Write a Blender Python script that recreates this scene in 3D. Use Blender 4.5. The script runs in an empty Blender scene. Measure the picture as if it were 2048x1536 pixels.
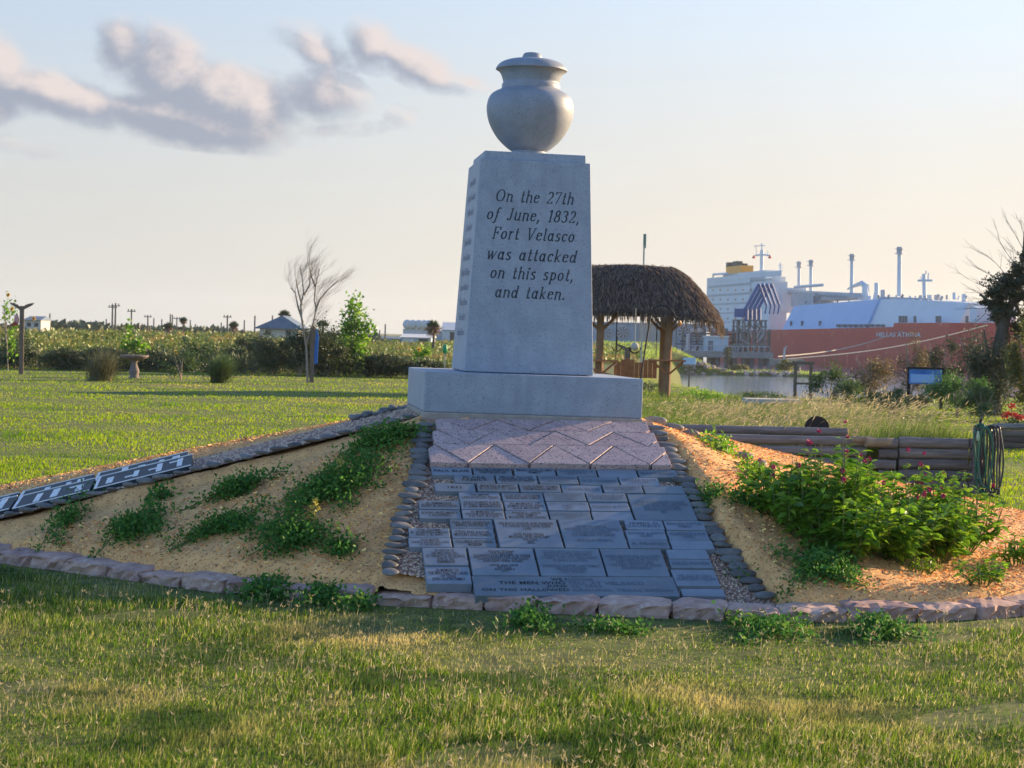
import bpy, math, random
import numpy as np
from mathutils import Matrix, Vector

random.seed(7); RNG = np.random.default_rng(7)
sc = bpy.context.scene
R = math.radians
# ---------------------------------------------------------------- camera
F = 3700.0                      # focal length in pixels of the 2048 px wide photograph
EYE = 1.6
cam_d = bpy.data.cameras.new('camera'); cam = bpy.data.objects.new('camera', cam_d)
sc.collection.objects.link(cam); sc.camera = cam
cam_d.sensor_width = 36; cam_d.lens = 36 * F / 2048
cam_d.clip_start = 0.1; cam_d.clip_end = 6000
PITCH = math.atan(96 / F); ROLL = R(1.3)
cam.location = (0, 0, EYE)
CM = Matrix.Rotation(math.pi / 2 - PITCH, 3, 'X') @ Matrix.Rotation(ROLL, 3, 'Z')
cam.rotation_euler = CM.to_euler()
cam_d.dof.use_dof = True; cam_d.dof.focus_distance = 12.6; cam_d.dof.aperture_fstop = 9.0
# ---------------------------------------------------------------- sun and sky
SUN_AZ = R(58); SUN_EL = R(13.5)        # azimuth from +Y towards +X
sd = Vector((math.sin(SUN_AZ) * math.cos(SUN_EL), math.cos(SUN_AZ) * math.cos(SUN_EL), math.sin(SUN_EL)))
sun_d = bpy.data.lights.new('sun', 'SUN'); sun = bpy.data.objects.new('sun', sun_d)
sc.collection.objects.link(sun)
sun_d.energy = 5.0; sun_d.angle = R(0.5); sun_d.color = (1.0, 0.74, 0.44)
sun.rotation_euler = sd.to_track_quat('Z', 'Y').to_euler()
sc.view_settings.view_transform = 'Standard'
try: sc.view_settings.look = 'None'
except Exception: pass
sc.view_settings.exposure = EXPO = 1.22; sc.view_settings.gamma = 1
sc.view_settings.use_curve_mapping = False
sc.render.engine = 'CYCLES'
sc.cycles.use_denoising = True
sc.cycles.max_bounces = 6; sc.cycles.transparent_max_bounces = 4
sc.cycles.use_adaptive_sampling = True

W_ = bpy.data.worlds.new('World'); sc.world = W_; W_.use_nodes = True
wn = W_.node_tree.nodes; wl = W_.node_tree.links
for n in list(wn): wn.remove(n)
def N(tree, t, **k):
    n = tree.nodes.new(t)
    for a, b in k.items():
        if a.startswith('i_'):
            n.inputs[int(a[2:])].default_value = b
        else: setattr(n, a, b)
    return n
wt = W_.node_tree
def wmath(op, a, b=None, c=None):
    n = wt.nodes.new('ShaderNodeMath'); n.operation = op
    for i, v in enumerate((a, b, c)):
        if v is None: continue
        if isinstance(v, (int, float)): n.inputs[i].default_value = v
        else: wl.new(v, n.inputs[i])
    return n.outputs[0]
out = N(wt, 'ShaderNodeOutputWorld'); bg = N(wt, 'ShaderNodeBackground'); bg.inputs[1].default_value = 0.125
sky = N(wt, 'ShaderNodeTexSky', sky_type='NISHITA', sun_disc=False, sun_elevation=SUN_EL,
        sun_rotation=SUN_AZ, altitude=0, air_density=1.0, dust_density=0.5, ozone_density=3.0)
tint = N(wt, 'ShaderNodeMix', data_type='RGBA', blend_type='MULTIPLY'); tint.inputs[0].default_value = 1; tint.inputs[7].default_value = (0.96, 0.99, 1.12, 1); wl.new(sky.outputs[0], tint.inputs[6])
tc = N(wt, 'ShaderNodeTexCoord'); sep = N(wt, 'ShaderNodeSeparateXYZ'); wl.new(tc.outputs['Generated'], sep.inputs[0])
az = wmath('ARCTAN2', sep.outputs[0], sep.outputs[1]); el = wmath('ARCSINE', sep.outputs[2])
def fbm(daz, de, scale, detail=8.0, rough=0.6, stretch=1.6):
    cx = N(wt, 'ShaderNodeCombineXYZ')
    wl.new(wmath('ADD', az, daz), cx.inputs[0]); wl.new(wmath('MULTIPLY', wmath('ADD', el, de), stretch), cx.inputs[1])
    nz = N(wt, 'ShaderNodeTexNoise'); nz.inputs['Scale'].default_value = scale
    nz.inputs['Detail'].default_value = detail; nz.inputs['Roughness'].default_value = rough
    wl.new(cx.outputs[0], nz.inputs[0]); return nz.outputs[0]
def pa(px, py):  # photograph pixel -> azimuth and elevation of that piece of sky
    v = CM @ Vector(((px - 1024) / F, -(py - 768) / F, -1)); v.normalize()
    return math.atan2(v.x, v.y), math.asin(v.z)
# each cloud: centre, half length, half height (pixels of arc), tilt, weight
CL = [(250, 95, 80, 60, 50, 1.0), (340, 150, 130, 85, 24, 1.1), (460, 200, 180, 74, 10, 1.3), (620, 200, 110, 58, 0, .95), (380, 235, 200, 50, 4, 1.25), (110, 190, 150, 50, 16, 1.2),
      (0, 130, 70, 60, 10, 1.0), (-30, 215, 90, 40, 0, .9), (620, 95, 100, 45, 20, .72), (745, 90, 60, 50, 40, .85), (830, 130, 130, 40, 26, .9), (940, 165, 90, 22, 14, .6), (650, 170, 60, 60, 60, .7), (45, 295, 150, 34, 4, .62),
      (560, 262, 260, 26, -4, .6), (810, 235, 50, 34, 0, .5), (-420, 180, 260, 60, 5, .9), (-900, 90, 300, 80, 8, .9), (1500, -560, 300, 60, 5, .6), (-300,-500,380,80,-8,.8)]
def field(de, daz):
    s = None
    for (px, py, a, b, t, w) in CL:
        A, E = pa(px, py); A -= daz; E -= de
        ct, st = math.cos(R(-t)), math.sin(R(-t))
        dx = wmath('SUBTRACT', az, A); dy = wmath('SUBTRACT', el, E)
        u = wmath('MULTIPLY', wmath('MULTIPLY_ADD', dx, ct, wmath('MULTIPLY', dy, st)), F / a)
        v = wmath('MULTIPLY', wmath('MULTIPLY_ADD', dx, -st, wmath('MULTIPLY', dy, ct)), F / b)
        r2 = wmath('MULTIPLY_ADD', u, u, wmath('MULTIPLY', v, v))
        g = wmath('MULTIPLY', wmath('EXPONENT', wmath('MULTIPLY', r2, -1.0)), w)
        s = g if s is None else wmath('MAXIMUM', s, g)
    n = fbm(daz, de, 15.0, 10.0, .60, 1.25)
    return wmath('ADD', wmath('ADD', s, wmath('MULTIPLY_ADD', wmath('MINIMUM', wmath('MULTIPLY', s, 4.0), 1.0), 0.6, -0.6)), wmath('MULTIPLY_ADD', n, 2.0, -1.02))
f0 = field(0, 0); f1 = field(0.006, 0.010)
def ramp01(v, lo, hi):
    n = N(wt, 'ShaderNodeMapRange', interpolation_type='SMOOTHSTEP'); wl.new(v, n.inputs[0])
    n.inputs[1].default_value = lo; n.inputs[2].default_value = hi; return n.outputs[0]
dens = ramp01(f0, 0.22, 0.80)
lit = ramp01(wmath('SUBTRACT', f0, f1), -0.08, 0.62)
def wmix(f, a, b):
    n = N(wt, 'ShaderNodeMix', data_type='RGBA')
    if isinstance(f, (int, float)): n.inputs[0].default_value = f
    else: wl.new(f, n.inputs[0])
    for i, v in ((6, a), (7, b)):
        if isinstance(v, tuple): n.inputs[i].default_value = (*v, 1)
        else: wl.new(v, n.inputs[i])
    return n.outputs[2]
k = 1.0 / 0.125 / (2 ** EXPO)
cl_dark = tuple(c * k for c in (0.33, 0.37, 0.47)); cl_lit = tuple(c * k for c in (0.86, 0.74, 0.70))
ccol = wmix(lit, cl_dark, cl_lit)
# pale veil of high thin cloud that whitens the whole lower sky
hz_f = ramp01(el, 0.62, 0.02)
veil = wmix(ramp01(az, -0.32, 0.36), tuple(c * k for c in (0.70, 0.685, 0.65)), tuple(c * k for c in (0.92, 0.82, 0.70)))
# haze is whitest towards the sun and thins out on the side of the sky away from it
away = wmath('ARCCOSINE', wmath('MULTIPLY', wmath('COSINE', wmath('SUBTRACT', az, SUN_AZ)), 0.9999))
hz_f = wmath('MULTIPLY', hz_f, ramp01(away, 1.9, 1.3))
veil = wmix(ramp01(el, 0.03, 0.24), veil, wmix(ramp01(az, -0.32, 0.36), tuple(c * k for c in (0.55, 0.64, 0.74)), tuple(c * k for c in (0.80, 0.87, 0.90))))
veil_w = wmix(wmath('MULTIPLY', hz_f, wmath('MULTIPLY_ADD', fbm(3.0, 1.0, 3.0, 4.0), 0.2, 0.86)), tint.outputs[2], veil)
allc = wmix(wmath('MULTIPLY', dens, 0.86), veil_w, ccol)
wl.new(allc, bg.inputs[0]); wl.new(bg.outputs[0], out.inputs[0])

# ---------------------------------------------------------------- helpers
def ray(px, py):
    return CM @ Vector(((px - 1024) / F, -(py - 768) / F, -1))
def Wz(px, py, z=0.0):
    d = ray(px, py); t = (z - EYE) / d.z; return Vector((d.x * t, d.y * t, z))
def Wy(px, py, y):
    d = ray(px, py); t = y / d.y; return Vector((d.x * t, y, EYE + d.z * t))
def proj(p):
    v = CM.transposed() @ (Vector(p) - Vector((0, 0, EYE)))
    return (1024 + F * v.x / -v.z, 768 - F * v.y / -v.z)

def thing(name, label, cat, loc=(0, 0, 0), group=None, rot=(0, 0, 0)):
    o = bpy.data.objects.new(name, None); sc.collection.objects.link(o)
    o.location = loc; o.rotation_euler = rot; o['label'] = label; o['category'] = cat; o.empty_display_size = .1
    if group: o['group'] = group
    o['base'] = list(loc) if tuple(rot) == (0, 0, 0) else [0, 0, 0]
    return o
def tag(o, label, cat, group=None, kind=None):
    if label: o['label'] = label
    if cat: o['category'] = cat
    if group: o['group'] = group
    if kind: o['kind'] = kind
    return o
def root_base(p):
    while p.parent: p = p.parent
    return list(p.get('base', (0, 0, 0)))
class MB:
    def __init__(s): s.v = []; s.f = []; s.n = 0
    def add(s, verts, faces):
        b = s.n; s.v.extend([tuple(x) for x in verts]); s.n += len(verts)
        s.f.extend([tuple(i + b for i in f) for f in faces]); return s
    def box(s, c, size, rz=0, M=None, jit=0):
        hx, hy, hz = size[0] / 2, size[1] / 2, size[2] / 2
        vs = []
        for z in (-hz, hz):
            for x, y in ((-hx, -hy), (hx, -hy), (hx, hy), (-hx, hy)):
                p = Vector((x + random.uniform(-jit, jit), y + random.uniform(-jit, jit), z + random.uniform(-jit, jit)))
                if rz: p = Matrix.Rotation(rz, 3, 'Z') @ p
                if M is not None: p = M @ p
                vs.append(p + Vector(c))
        return s.add(vs, [(0, 3, 2, 1), (4, 5, 6, 7), (0, 1, 5, 4), (1, 2, 6, 5), (2, 3, 7, 6), (3, 0, 4, 7)])
    def tube(s, pts, rad, n=6, cap=True):
        pts = [Vector(p) for p in pts]
        if isinstance(rad, (int, float)): rad = [rad] * len(pts)
        rings = []
        for i, p in enumerate(pts):
            d = (pts[min(i + 1, len(pts) - 1)] - pts[max(i - 1, 0)])
            if d.length < 1e-9: d = Vector((0, 0, 1))
            d.normalize(); a = Vector((0, 0, 1)) if abs(d.z) < .9 else Vector((1, 0, 0))
            u = d.cross(a).normalized(); w = d.cross(u)
            rings.append([p + (u * math.cos(2 * math.pi * k / n) + w * math.sin(2 * math.pi * k / n)) * rad[i] for k in range(n)])
        vs = [q for r in rings for q in r]; fs = []
        for i in range(len(pts) - 1):
            for k in range(n):
                a = i * n + k; b = i * n + (k + 1) % n
                fs.append((a, b, b + n, a + n))
        if cap: fs.append(tuple(range(n - 1, -1, -1))); fs.append(tuple((len(pts) - 1) * n + k for k in range(n)))
        return s.add(vs, fs)
    def lathe(s, prof, n=32, c=(0, 0, 0)):
        vs = []; fs = []
        for r, z in prof:
            for k in range(n):
                a = 2 * math.pi * k / n; vs.append((c[0] + r * math.cos(a), c[1] + r * math.sin(a), c[2] + z))
        for i in range(len(prof) - 1):
            for k in range(n):
                a = i * n + k; b = i * n + (k + 1) % n; fs.append((a, b, b + n, a + n))
        fs.append(tuple(range(n - 1, -1, -1))); fs.append(tuple((len(prof) - 1) * n + k for k in range(n)))
        return s.add(vs, fs)
    def prism(s, poly, h, T=None):      # poly of 2-D points, extruded 0..h along local z, T maps to world
        n = len(poly); T = T or (lambda p: p)
        vs = [T(Vector((x, y, 0))) for x, y in poly] + [T(Vector((x, y, h))) for x, y in poly]
        return s.add(vs, [tuple(range(n - 1, -1, -1)), tuple(range(n, 2 * n))] + [(i, (i + 1) % n, (i + 1) % n + n, i + n) for i in range(n)])
    def build(s, name, m, parent=None, local=False, smooth=False, bevel=0):
        me = bpy.data.meshes.new(name)
        off = (0, 0, 0) if (parent is None or local) else root_base(parent)
        me.from_pydata([(a - off[0], b - off[1], c - off[2]) for a, b, c in s.v], [], s.f); me.update()
        if m is not None: me.materials.append(m)
        if smooth:
            me.polygons.foreach_set('use_smooth', [True] * len(me.polygons))
        o = bpy.data.objects.new(name, me); sc.collection.objects.link(o)
        if parent is not None: o.parent = parent
        if bevel:
            b = o.modifiers.new('bevel', 'BEVEL'); b.width = bevel; b.segments = 2; b.limit_method = 'ANGLE'
        return o
def npmesh(name, V, quads=None, tris=None, m=None, parent=None, smooth=False):
    me = bpy.data.meshes.new(name)
    V = np.asarray(V, dtype=np.float32).reshape(-1, 3)
    if parent is not None: V = V - np.array(root_base(parent), dtype=np.float32)
    nq = 0 if quads is None else len(quads); nt = 0 if tris is None else len(tris)
    loops = []; tot = []
    if nq: loops.append(np.asarray(quads, dtype=np.int32).ravel()); tot.append(np.full(nq, 4, np.int32))
    if nt: loops.append(np.asarray(tris, dtype=np.int32).ravel()); tot.append(np.full(nt, 3, np.int32))
    L = np.concatenate(loops); T = np.concatenate(tot); S = np.concatenate(([0], np.cumsum(T)[:-1])).astype(np.int32)
    me.vertices.add(len(V)); me.vertices.foreach_set('co', V.ravel())
    me.loops.add(len(L)); me.loops.foreach_set('vertex_index', L)
    me.polygons.add(len(T)); me.polygons.foreach_set('loop_start', S); me.polygons.foreach_set('loop_total', T)
    if smooth: me.polygons.foreach_set('use_smooth', np.ones(len(T), dtype=bool))
    me.update(calc_edges=True); me.validate()
    if m is not None: me.materials.append(m)
    o = bpy.data.objects.new(name, me); sc.collection.objects.link(o)
    if parent is not None: o.parent = parent
    return o

# ---------------------------------------------------------------- materials
MATS = {}
def pm(name, c1, c2=None, scale=5.0, rough=.85, bump=0.0, bscale=None, spec=.3, c3=None, s3=60.0, t3=(.6, .7), island=0.0, objvar=0.0, metal=0.0, detail=6.0, stretch=None, coord='world', streak=None):
    m = bpy.data.materials.new(name); m.use_nodes = True; t = m.node_tree
    b = t.nodes['Principled BSDF']; L = t.links.new
    b.inputs['Roughness'].default_value = rough; b.inputs['Specular IOR Level'].default_value = spec; b.inputs['Metallic'].default_value = metal
    if coord == 'world':
        g = t.nodes.new('ShaderNodeNewGeometry'); src = g.outputs['Position']
    else:
        g = t.nodes.new('ShaderNodeTexCoord'); src = g.outputs['Object']
    if stretch:
        mp = t.nodes.new('ShaderNodeMapping'); mp.inputs['Scale'].default_value = stretch; L(src, mp.inputs[0]); src = mp.outputs[0]
    def noise(sc_, det=detail, ro=.6):
        n = t.nodes.new('ShaderNodeTexNoise'); n.inputs['Scale'].default_value = sc_; n.inputs['Detail'].default_value = det
        n.inputs['Roughness'].default_value = ro; L(src, n.inputs[0]); return n.outputs[0]
    def rng(v, lo, hi, a=0., z=1.):
        n = t.nodes.new('ShaderNodeMapRange'); n.inputs[1].default_value = lo; n.inputs[2].default_value = hi
        n.inputs[3].default_value = a; n.inputs[4].default_value = z; L(v, n.inputs[0]); return n.outputs[0]
    def mix(f, a, c):
        n = t.nodes.new('ShaderNodeMix'); n.data_type = 'RGBA'; L(f, n.inputs[0])
        for i, v in ((6, a), (7, c)):
            if isinstance(v, tuple): n.inputs[i].default_value = (*v, 1)
            else: L(v, n.inputs[i])
        return n.outputs[2]
    col = None
    if c2 is not None: col = mix(rng(noise(scale), .35, .65), c1, c2)
    if c3 is not None: col = mix(rng(noise(s3, 2.0), *t3), col if col is not None else c1, c3)
    if streak is not None:
        mp2 = t.nodes.new('ShaderNodeMapping'); mp2.inputs['Scale'].default_value = (9, 9, .8); L(src, mp2.inputs[0])
        n2 = t.nodes.new('ShaderNodeTexNoise'); n2.inputs['Scale'].default_value = 1.0; n2.inputs['Detail'].default_value = 7; n2.inputs['Roughness'].default_value = .65; L(mp2.outputs[0], n2.inputs[0])
        n3 = noise(2.2, 4.0)
        mm = t.nodes.new('ShaderNodeMath'); mm.operation = 'MULTIPLY'; L(rng(n2.outputs[0], .50, .72, 0., .55), mm.inputs[0]); L(rng(n3, .35, .6, .2, 1.), mm.inputs[1])
        col = mix(mm.outputs[0], col, streak)
    if island or objvar:
        if island: gi = t.nodes.new('ShaderNodeNewGeometry'); rv = gi.outputs['Random Per Island']; am = island
        else: oi = t.nodes.new('ShaderNodeObjectInfo'); rv = oi.outputs['Random']; am = objvar
        hs = t.nodes.new('ShaderNodeHueSaturation'); L(rng(rv, 0, 1, 1 - am, 1 + am), hs.inputs['Value'])
        L(rng(rv, 0, 1, .5 - am * .06, .5 + am * .06), hs.inputs['Hue'])
        if col is None: hs.inputs['Color'].default_value = (*c1, 1)
        else: L(col, hs.inputs['Color'])
        col = hs.outputs[0]
    if col is None: b.inputs['Base Color'].default_value = (*c1, 1)
    else: L(col, b.inputs['Base Color'])
    if bump:
        bn = t.nodes.new('ShaderNodeBump'); bn.inputs['Strength'].default_value = min(1, bump * 20); bn.inputs['Distance'].default_value = bump
        L(noise(bscale or scale * 6, 5.0), bn.inputs['Height']); L(bn.outputs[0], b.inputs['Normal'])
    MATS[name] = m; return m
def leafm(name, cols, trans=.45, rough=.5, gloss=.06, field=None):
    """cols: colour stops picked per leaf island; field: (scale, colour, lo, hi) patchy tint in world space"""
    m = bpy.data.materials.new(name); m.use_nodes = True; t = m.node_tree; L = t.links.new
    for n in list(t.nodes): t.nodes.remove(n)
    o = t.nodes.new('ShaderNodeOutputMaterial'); g = t.nodes.new('ShaderNodeNewGeometry'); r = t.nodes.new('ShaderNodeValToRGB')
    L(g.outputs['Random Per Island'], r.inputs[0])
    els = r.color_ramp.elements
    while len(els) < len(cols): els.new(.5)
    for i, c in enumerate(cols): els[i].position = i / max(1, len(cols) - 1); els[i].color = (*c, 1)
    col = r.outputs[0]
    if field:
        for (s_, c_, lo, hi) in field:
            nz = t.nodes.new('ShaderNodeTexNoise'); nz.inputs['Scale'].default_value = s_; nz.inputs['Detail'].default_value = 4; L(g.outputs['Position'], nz.inputs[0])
            mr = t.nodes.new('ShaderNodeMapRange'); mr.inputs[1].default_value = lo; mr.inputs[2].default_value = hi; mr.inputs[4].default_value = .85; L(nz.outputs[0], mr.inputs[0])
            mx = t.nodes.new('ShaderNodeMix'); mx.data_type = 'RGBA'; L(mr.outputs[0], mx.inputs[0]); L(col, mx.inputs[6]); mx.inputs[7].default_value = (*c_, 1); col = mx.outputs[2]
    d = t.nodes.new('ShaderNodeBsdfDiffuse'); tr = t.nodes.new('ShaderNodeBsdfTranslucent'); gl = t.nodes.new('ShaderNodeBsdfGlossy')
    gl.inputs['Roughness'].default_value = rough; gl.inputs['Color'].default_value = (.8, .85, .8, 1)
    L(col, d.inputs[0]); L(col, tr.inputs[0])
    m1 = t.nodes.new('ShaderNodeMixShader'); m1.inputs[0].default_value = trans; L(d.outputs[0], m1.inputs[1]); L(tr.outputs[0], m1.inputs[2])
    m2 = t.nodes.new('ShaderNodeMixShader'); m2.inputs[0].default_value = gloss; L(m1.outputs[0], m2.inputs[1]); L(gl.outputs[0], m2.inputs[2])
    L(m2.outputs[0], o.inputs[0]); MATS[name] = m; return m

m_granite = pm('grey granite', (.34, .385, .455), (.28, .32, .385), 7, .55, .0012, 90, c3=(.17, .19, .22), s3=120, t3=(.58, .68), streak=(.20, .22, .24))
m_urn = pm('urn granite', (.31, .335, .385), (.255, .275, .32), 7, .5, .0006, 90, c3=(.19, .20, .22), s3=130, t3=(.56, .66), streak=(.19, .20, .21))
m_letter = pm('engraved lettering', (.04, .045, .055), rough=.9)
m_carve = pm('carved lettering', (.085, .10, .125), (.055, .065, .085), 30, .9)
m_faint = pm('worn engraving', (.13, .16, .20), rough=.9)
m_faint2 = pm('faint side engraving', (.22, .25, .30), rough=.9)
m_pink = pm('pink granite slab', (.56, .40, .37), (.42, .30, .29), 14, .55, .001, 140, c3=(.13, .11, .11), s3=75, t3=(.58, .62), objvar=.09)
m_slate = pm('blue grey paver', (.21, .245, .285), (.165, .195, .23), 6, .5, .0012, 90, spec=.4, objvar=.2, c3=(.22, .235, .25), s3=30, t3=(.62, .72), streak=(.27, .27, .27))
m_river = pm('river stone', (.20, .185, .17), (.12, .115, .11), 22, .6, .004, 40, objvar=.3)
m_curb = pm('pink sandstone', (.55, .35, .28), (.36, .22, .18), 9, .85, .012, 26, objvar=.14, c3=(.55, .40, .33), s3=20, t3=(.55, .7))
m_mulch = pm('dry mulch', (.90, .49, .19), (.68, .35, .135), 9, .95, .012, 70, c3=(.28, .14, .07), s3=55, t3=(.56, .66))
m_gravel = pm('gravel bed', (.46, .29, .20), (.24, .15, .10), 50, .9, .010, 80)
m_soil = pm('lawn soil', (.085, .12, .015), (.17, .17, .04), 1.3, .95, .01, 30, c3=(.07, .085, .02), s3=6, t3=(.45, .6))
m_wood = pm('weathered post wood', (.21, .155, .11), (.13, .095, .07), 6, .8, .004, 30, stretch=(6, 6, .7))
m_log = pm('dark weathered log', (.24, .21, .195), (.13, .11, .10), 5, .85, .006, 20, stretch=(.6, 6, 6), objvar=.25)
m_bench = pm('red stained bench wood', (.42, .16, .06), (.28, .10, .04), 8, .6, .002, 40)
m_black = pm('black painted metal', (.012, .012, .014), rough=.5)
m_conc = pm('pale concrete', (.52, .47, .40), (.42, .38, .33), 6, .9, .003, 40)
m_terra = pm('grey brown cast stone', (.24, .19, .17), (.17, .135, .12), 10, .85, .003, 60)
m_water = pm('channel water', (.12, .16, .18), rough=.12, bump=.03, bscale=1.1, spec=.5)
m_rock = pm('riprap rock', (.50, .38, .30), (.26, .20, .17), 2.2, .9, .05, 6, objvar=.25)
# ---------------------------------------------------------------- mound geometry
def sstep(x, a, b): t = np.clip((x - a) / (b - a), 0, 1); return t * t * (3 - 2 * t)
YAW = R(7.5); ZP = 1.02; SL = 0.406
M0 = Wz(1067, 836, ZP)
EX = Vector((math.cos(YAW), math.sin(YAW), 0)); EY = Vector((-math.sin(YAW), math.cos(YAW), 0))
PW = 1.57                                     # plinth width
def loc2(u, v):                               # plinth frame: u to the right, v towards the viewer
    return M0.xy.to_3d() + EX * u - EY * v
def path_pt(u, v, h=0.0):
    p = loc2(u, v); p.z = ZP - SL * v + h; return p
def path_uv(px, py, h=0.0):                   # pixel on the front path plane -> (u, v)
    d = ray(px, py); o = Vector((0, 0, EYE)); n = (EY * -SL); n.z = -1  # plane: z = ZP - SL*v + h
    # v = -(p-M0).EY ; z + SL*v = ZP + h
    a = d.z - SL * d.dot(EY); b = (o.z - SL * (o - M0.xy.to_3d()).dot(EY)) - (ZP + h)
    t = -b / a; p = o + d * t; q = p - M0.xy.to_3d()
    return q.dot(EX), -q.dot(EY)
ctrl = [(-3.43, 12.4), (-2.65, 11.85), (-1.83, 11.27), (-1.26, 11.0), (-.65, 10.83), (.22, 10.68), (.9, 10.58), (1.65, 10.55), (3.03, 10.96),
        (4.4, 12.3), (5.0, 14.6), (4.4, 17), (2.4, 19), (0, 19.4), (-2.4, 18.8), (-4.3, 17.2), (-5.0, 15.3), (-4.55, 13.5)]
def catmull(P, n=8, closed=True):
    P = [np.array(p, float) for p in P]; o = []; L = len(P)
    for i in range(L if closed else L - 1):
        a, b, c, d = (P[(i + j) % L] if closed else P[min(max(i + j, 0), L - 1)] for j in (-1, 0, 1, 2))
        for k in range(n):
            t = k / n; o.append(.5 * ((2 * b) + (-a + c) * t + (2 * a - 5 * b + 4 * c - d) * t * t + (-a + 3 * b - 3 * c + d) * t ** 3))
    if not closed: o.append(P[-1])
    return np.array(o)
ring = catmull(ctrl, 8)
# the path's stone edgings, traced on the path plane (u across, v down the slope)
PXL = [(853, 845), (845, 880), (839, 930), (826, 975), (813, 1015), (799, 1060), (790, 1100), (776, 1150), (765, 1190)]
PXR = [(1303, 850), (1328, 885), (1352, 925), (1368, 960), (1390, 1000), (1410, 1035), (1436, 1075), (1462, 1110), (1484, 1140), (1508, 1170), (1540, 1197)]
_l = np.array([path_uv(a, b, .02) for a, b in PXL]); _r = np.array([path_uv(a, b, .02) for a, b in PXR])
def u_left(v): return np.interp(v, _l[:, 1], _l[:, 0])
def u_right(v): return np.interp(v, _r[:, 1], _r[:, 0])
def seg_dist(P, poly, closed=True):
    P = np.asarray(P, float).reshape(-1, 2); best = np.full(len(P), 1e9)
    n = len(poly)
    for i in range(n if closed else n - 1):
        a = poly[i]; b = poly[(i + 1) % n]; ab = b - a; L2 = (ab ** 2).sum() + 1e-12
        t = np.clip(((P - a) @ ab) / L2, 0, 1); q = a + t[:, None] * ab
        best = np.minimum(best, np.hypot(*(P - q).T))
    return best
def inside(P, poly):
    P = np.asarray(P, float).reshape(-1, 2); r = np.zeros(len(P), bool); n = len(poly)
    for i in range(n):
        a = poly[i]; b = poly[(i + 1) % n]
        c = ((a[1] > P[:, 1]) != (b[1] > P[:, 1])) & (P[:, 0] < (b[0] - a[0]) * (P[:, 1] - a[1]) / (b[1] - a[1] + 1e-12) + a[0])
        r ^= c
    return r
ex2 = np.array(EX.xy); ey2 = np.array(EY.xy); m2 = np.array(M0.xy)
PL_KL = 0.262; PHW = 0.80
def mound_h(P, raw=False):
    P = np.asarray(P, float).reshape(-1, 2)
    q = P - m2; u = q @ ex2; w = q @ ey2          # w: away from the viewer
    du = np.maximum(np.abs(u) - PW / 2, 0); dw = np.maximum(np.abs(w - PW / 2) - PW / 2, 0)
    dp = np.hypot(du, dw)
    dc = np.where(inside(P, ring), seg_dist(P, ring), 0)
    h = .08 + (ZP - .08) * dc / (dc + dp + 1e-6) - .075 * (1 - sstep(dc, .10, .24))
    if not raw:
        v = -w
        f = np.clip(1 - np.maximum(u - u_right(v) - .045, u_left(v) - .045 - u) / .07, 0, 1) * (v > 0)       # front path
        h = h * (1 - f) + f * np.minimum(h + .3, ZP - SL * v - .035)
        h = h * (1 - .48 * sstep(u, .95, 2.6) * sstep(v, -1.5, .3) * sstep(h, .08, .3))
        ul = -(u + PW / 2)
        f = np.clip(1 - (np.abs(w - PW / 2 - .13) - .67) / .12, 0, 1) * (ul > 0)
        h = h * (1 - f) + f * (ZP - PL_KL * ul - .03)
        h = np.where(inside(P, ring), np.maximum(h, .0), h)
    return h
_gx = np.linspace(-6, 6, 481); _gy = np.linspace(9.5, 20, 421)
_A, _B = np.meshgrid(_gx, _gy); _H = mound_h(np.stack([_A, _B], -1).reshape(-1, 2)).reshape(_A.shape)
def mh1(x, y):
    i = int((x + 6) / .025 + .5); j = int((y - 9.5) / .025 + .5)
    if not (0 <= i < 481 and 0 <= j < 421): return 0.0
    return float(_H[j, i])
mound_full = mound_h
def mound_fast(P):
    i = np.clip(((P[:, 0] + 6) / .025 + .5).astype(int), 0, 480); j = np.clip(((P[:, 1] - 9.5) / .025 + .5).astype(int), 0, 420); return _H[j, i]

# ---------------------------------------------------------------- ground, water
def ground_h(x, y):
    ys = np.interp(x, [5.0, 5.8, 6.2, 6.7, 8, 12, 30, 80, 400], [90, 72, 66, 54.5, 55, 58, 66, 84, 200])
    w1 = np.minimum(np.minimum(x - .0855 * y, y - ys), 248 - y)
    w2 = np.minimum(x - 31, y - 274); w3 = np.minimum(x - 41, y - 190)
    w = np.maximum(np.maximum(w1, w2), w3)
    z = -4.2 * sstep(w, -1.5, 2.5)
    lev = .95 * np.exp(-((y - 262) / 10.) ** 2) * sstep(x, 30, 19) * sstep(x, 2, 8)
    low = -2.65 * sstep(x, 20, 30) * sstep(y, 232, 246)
    z = np.where(z < -.05, np.minimum(z, lev + low), lev + low)
    return z
ys_ = np.concatenate([np.linspace(-6, 50, 60), np.linspace(50.5, 80, 60), np.linspace(80.7, 195, 60), np.linspace(195.8, 290, 120), np.geomspace(293, 5000, 26)])
us_ = np.linspace(-1.0, 1.0, 260)
GX = us_[None, :] * (np.maximum(ys_, 0)[:, None] * 1.0 + 14) ; GY = np.repeat(ys_[:, None], len(us_), 1)
GZ = ground_h(GX, GY)
idx = np.arange(GX.size).reshape(GX.shape)
Q = np.stack([idx[:-1, :-1], idx[:-1, 1:], idx[1:, 1:], idx[1:, :-1]], -1).reshape(-1, 4)
g = npmesh('ground', np.stack([GX, GY, GZ], -1), Q, m=m_soil, smooth=True); g['kind'] = 'structure'
w = MB().add([(2, 40, -3), (1500, 40, -3), (1500, 3000, -3), (2, 3000, -3)], [(0, 1, 2, 3)]).build('water', m_water); w['kind'] = 'structure'

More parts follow.
